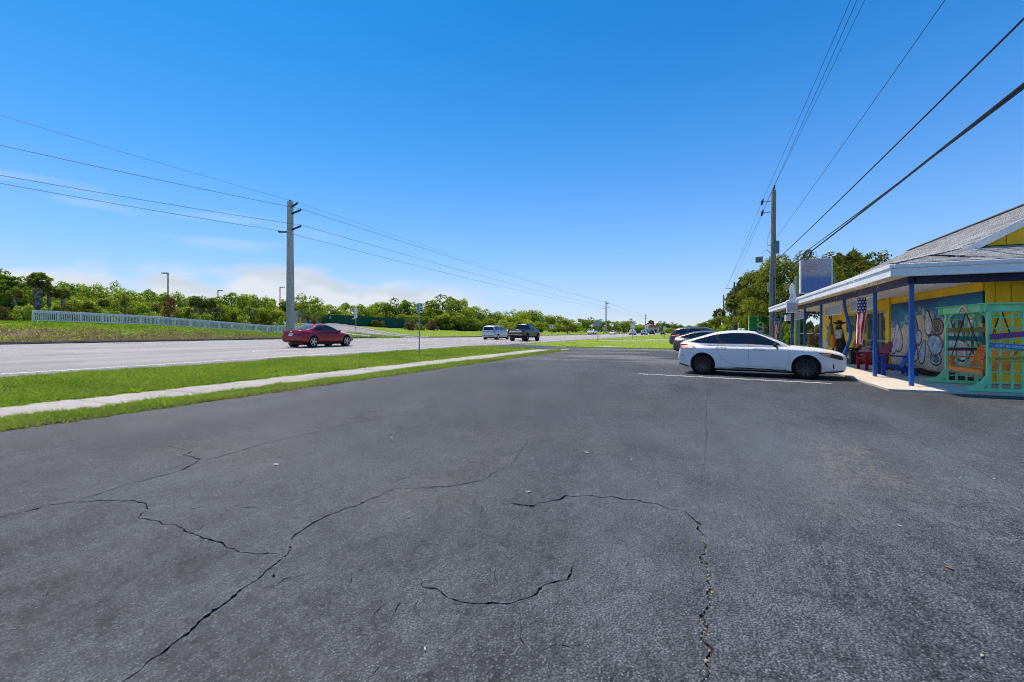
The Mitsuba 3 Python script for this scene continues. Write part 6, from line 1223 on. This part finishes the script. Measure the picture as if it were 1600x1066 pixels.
for (k_, px, py, d, lb) in ((0, 58.5, 425, 46, 'fat trunked cabbage palm near the left edge beyond the fence'), (1, 77, 445, 47, 'slim cabbage palm right of the fat one'), (1, 98.5, 449, 50, 'third cabbage palm right of the fat one'), (1, 24, 449, 46, 'short cabbage palm left of the fat one'), (1, 161, 466, 54, 'small grey trunked palm behind the fence under the lime trees'), (1, 305, 462, 62, 'cabbage palm with pale trunk left of the middle lamp post'), (1, 316, 466, 64, 'cabbage palm beside the one with the pale trunk'), (1, 329, 465, 63, 'cabbage palm just left of the middle lamp post'), (1, 245, 474, 58, 'small palm left of the brown shrub')): palmat(PALM[k_], lb, px, py, -54.0 / ratio(px), 0, px * 7)
SH_ = [(22, 477, 44, 34, 1, 'sprawling green bush at the left end of the white fence'), (4, 478, 43, 22, 6, 'orange tinged bush at the left edge'), (40, 474, 46, 26, 0, 'bright green bush behind the left end of the fence'), (70, 477, 48, 26, 0, 'low green bush behind the fence under the fat palm'), (95, 478, 49, 26, 2, 'low yellow green bush behind the fence'), (126, 470, 50, 34, 2, 'round yellow green bush behind the fence'), (150, 478, 51, 26, 1, 'low bush right of the round yellow green one'), (172, 482, 52, 30, 0, 'low bright bush left of the dark cedar'), (222, 488, 54, 26, 1, 'low dark green bush right of the dark cedar'), (238, 486, 55, 24, 0, 'small bright bush left of the brown shrub'),
       (262, 463, 57, 26, 4, 'dead reddish brown shrub behind the white fence'), (288, 481, 58, 24, 2, 'yellow green bush right of the dead shrub'), (306, 488, 59, 22, 1, 'clipped round bush in front of the pale trunked palm'), (318, 488, 60, 22, 0, 'bright clipped bush between the palms'), (331, 490, 61, 20, 1, 'small round bush left of the grey green cedar'), (360, 486, 62, 24, 2, 'yellowish bush right of the grey green cedar'), (376, 492, 64, 24, 0, 'low bright bush behind the fence'), (394, 474, 66, 20, 5, 'olive bare topped shrub behind the fence'), (412, 487, 68, 26, 2, 'yellow green bush near the right end of the fence'), (436, 494, 74, 20, 1, 'low bush left of the concrete pole'), (492, 490, 76, 18, 5, 'olive shrub before the pale ribbed wall'),
       (590, 500, 92, 22, 2, 'yellow green bush behind the green fence'), (640, 502, 88, 18, 6, 'rust coloured bush at the end of the green fence'), (676, 500, 96, 20, 6, 'rust coloured bush behind the chain link fence'), (655, 506, 93, 20, 1, 'green bush at the start of the chain link fence'), (700, 506, 104, 22, 1, 'bush behind the chain link fence'), (722, 505, 108, 20, 0, 'bright bush behind the chain link fence'), (742, 507, 112, 22, 3, 'dark bush at the right end of the chain link fence'), (887, 507, 150, 8, 4, 'pink tinged bush far along the road'), (918, 513, 215, 14, 0, 'low bush left of the white oncoming pickup')]
for px, py, d, w, kd, lb in SH_:
    if px < 440: d = (-50.2 - (px * 7 % 20) / 10) / ratio(px)
    x, y = at_d(px, d); z = float(G(x, y)); h = max(z_at(py, d) - z, .5); R_ = w * d / FOC / 2
    SHR[kd].place('shrub', lb, x, y, z - .05, (R_, R_, h / SHR[kd].top), rt.uniform(0, 360), 'shrub')
for i, (px, py, d, s) in enumerate(((195, 458, 53, 1.0), (342.5, 471, 61, 1.0))): d = -51.5 / ratio(px); x, y = at_d(px, d); z = float(G(x, y)); CED[i].place('cedar_tree', ('dark olive cone shaped tree behind the white fence', 'grey green cone shaped tree in front of the middle lamp post')[i], x, y, z, (z_at(py, d) - z) / 3.15, 0, 'tree')
# far trees along the road: low dark masses one can still count
FARR = [(940, 498, 230, 22, 3), (958, 500, 235, 22, 1), (975, 501, 240, 18, 0), (984, 497.5, 250, 16, 3), (996, 507, 240, 18, 0), (1000, 506, 280, 18, 1), (1012, 510, 300, 16, 3), (1024, 509, 300, 16, 1), (1031, 501, 380, 14, 3), (1040, 502, 380, 14, 3), (1050, 503, 380, 14, 3), (1058, 505, 380, 14, 3), (1066, 507, 380, 16, 3), (1080, 508, 380, 18, 1), (1094, 505, 320, 18, 4), (1046, 512, 260, 20, 0), (1075, 513, 260, 22, 0)]
for i, (px, py, d, w, kd) in enumerate(FARR):
    x, y = at_d(px, d); z = float(G(x, y)); h = z_at(py, d) - z; R_ = w * d / FOC / 2 * 1.2; KINDS[kd].place('far_tree', f'tiny far tree, {ordn(i)} of the farthest group where the road ends', x, y, z - .3, (R_ / 3, R_ / 3, h / KINDS[kd].top), rt.uniform(0, 360), 'tree')
for px, py, d, lb in ((1017, 500, 300, 'tiny lone palm above the far roof'), (1012, 505, 300, 'second tiny palm above the far roof')): palmat(PALM[2], lb, px, py, d, 6.6)
mat('roof_terracotta', (.38, .14, .06), rough=.8); x, y = at_d(1016, 290); k = thing('far_house', 'tiny pale house with a reddish roof far down the road', 'house'); part(k, 'wall', boxm([x, y, 1.6], [9, 8, 4.2], YAW), 'shed_pale'); part(k, 'roof', xf(prism(Polygon([(-5, 0), (5, 0), (0, 2.2)]), -4.5, 4.5), frame([x, y, 3.7], [CS, SN, 0], [0, 0, 1], [SN, -CS, 0])), 'roof_terracotta'); part(k, 'window', boxm([x + 2 * CS + 4.05 * SN, y + 2 * SN - 4.05 * CS, 1.8], [1.6, .1, 1.6], YAW), 'dark_glass')

# the right side: the big tree behind the shop, palms and greenery beyond the pole
def big(seed, R, H, z0, pal, n, per, size):
    r = np.random.default_rng(seed); a, u = r.uniform(0, 6.28, n), r.random(n); ph = np.arccos(1 - 1.25 * u); k = r.uniform(.62, 1.02, n)
    cl = np.column_stack([R * np.sin(ph) ** .8 * k * np.cos(a), R * np.sin(ph) ** .8 * k * np.sin(a), z0 + (H - z0) * (.32 + .66 * np.cos(ph)) * k + (1 - k) * 1.5]); cl[:, 2] = np.maximum(cl[:, 2], z0 * .8); wood = MB()
    for j in range(14):
        q = cl[r.integers(n)]; m = np.array([q[0] * .3, q[1] * .3, z0 + (q[2] - z0) * .4]); wood.tube([(r.normal(0, .25), r.normal(0, .25), -.3), (q[0] * .08, q[1] * .08, z0 * .6), tuple(m), tuple(q * [.9, .9, .97])], [.34, .26, .15, .04], 7)
    return Plant(cloud(cl, r.uniform(.8, 1.5, n) * R / 6.5, per, size, seed + 1, pal, .75, .4), wood.get())
BT = big(61, 6.5, 10.4, 2.6, ((.11, .14, .022), (.31, .34, .05), (.34, .27, .08)), 150, 120, .17)
BT2 = big(62, 6.5, 9.2, 2.6, ((.08, .10, .018), (.21, .22, .04), (.36, .22, .08)), 130, 110, .17)
RT = big(63, 4.0, 6.5, 1.4, ((.12, .17, .02), (.34, .38, .05), (.50, .50, .06)), 90, 90, .15)
for P_, lb, px, py, d, href, w, wref in ((BT, 'big spreading dark olive tree behind the wooden utility pole', 1243, 396, 50, 10.4, 150, 6.5), (BT2, 'broad olive tree with rusty tips rising above the shop roof', 1338, 398, 58, 9.2, 150, 6.5), (BT2, 'olive tree behind the roof ridge, right of the rusty tipped one', 1425, 405, 66, 9.2, 110, 6.5), (RT, 'yellow green tree left of the wooden utility pole', 1184, 450, 58, 6.5, 62, 4.0), (RT, 'far olive tree left of the tall palm', 1128, 494, 90, 6.5, 46, 4.0), (RT, 'low far tree at the left end of the right hand greenery', 1108, 502, 105, 6.5, 36, 4.0), (RT, 'tree behind the tall palm', 1160, 452, 74, 6.5, 46, 4.0), (RT, 'dark tree behind the green roadside sign', 1205, 470, 64, 6.5, 70, 4.0)):
    x, y = at_d(px, d); R_ = w * d / FOC / 2; P_.place('spreading_tree', lb, x, y, 0, (R_ / wref, R_ / wref, z_at(py, d) / P_.top), px, 'tree')
palmat(PALM[3], 'tall cabbage palm with a brown trunk left of the green sign', 1148.5, 459, 62, 4.95, 20, 0); palmat(PALM[2], 'slender palm rising behind the tall cabbage palm', 1157, 446, 72, 6.4, 80, 0); palmat(PALM[2], 'far slender palm left of the tall cabbage palm', 1124, 482, 100, 6.4, 10, 0); palmat(PALM[2], 'feathery palm head above the big olive tree', 1327, 392, 62, 6.3, 40, 0); palmat(PALM[2], 'blue green palm head poking out of the big tree, left side', 1180, 424, 55, 6.4, 140, 0)
palmat(PALM[3], 'small palm at the left end of the right hand greenery', 1116, 499, 95, 4.95, 50, 0)
UND = [(1222, 500, 44, 22, 3, 'dark bush behind the far corner post'), (1236, 506, 43, 22, 1, 'green bush between the far porch posts'), (1252, 500, 46, 24, 3, 'dark bush behind the low white rail'), (1268, 502, 45, 24, 3, 'dark bush left of the mounted fish'), (1284, 505, 42, 20, 3, 'dark bush beyond the far end wall'), (1262, 538, 37.5, 12, 2, 'yellow flowering plant by the far porch post'), (1254, 537, 37.5, 8, 2, 'small yellow flowering plant next to the pile'), (1275, 512, 38.8, 22, 6, 'brown dry bush in the shade of the porch'), (1180, 500, 60, 40, 3, 'dark undergrowth under the tree left of the green sign'), (1150, 505, 66, 40, 3, 'dark undergrowth at the foot of the tall palm'), (1125, 508, 86, 40, 1, 'undergrowth left of the tall palm'), (1205, 490, 52, 36, 3, 'dark bush behind the green sign')]
for px, py, d, w, kd, lb in UND:
    x, y = at_d(px, d); h = z_at(py, d); R_ = w * d / FOC / 2; SHR[kd].place('shrub', lb, x, y, 0, (R_, R_, h / SHR[kd].top), px, 'shrub')
labels['sky_dome'] = None; del labels['sky_dome']
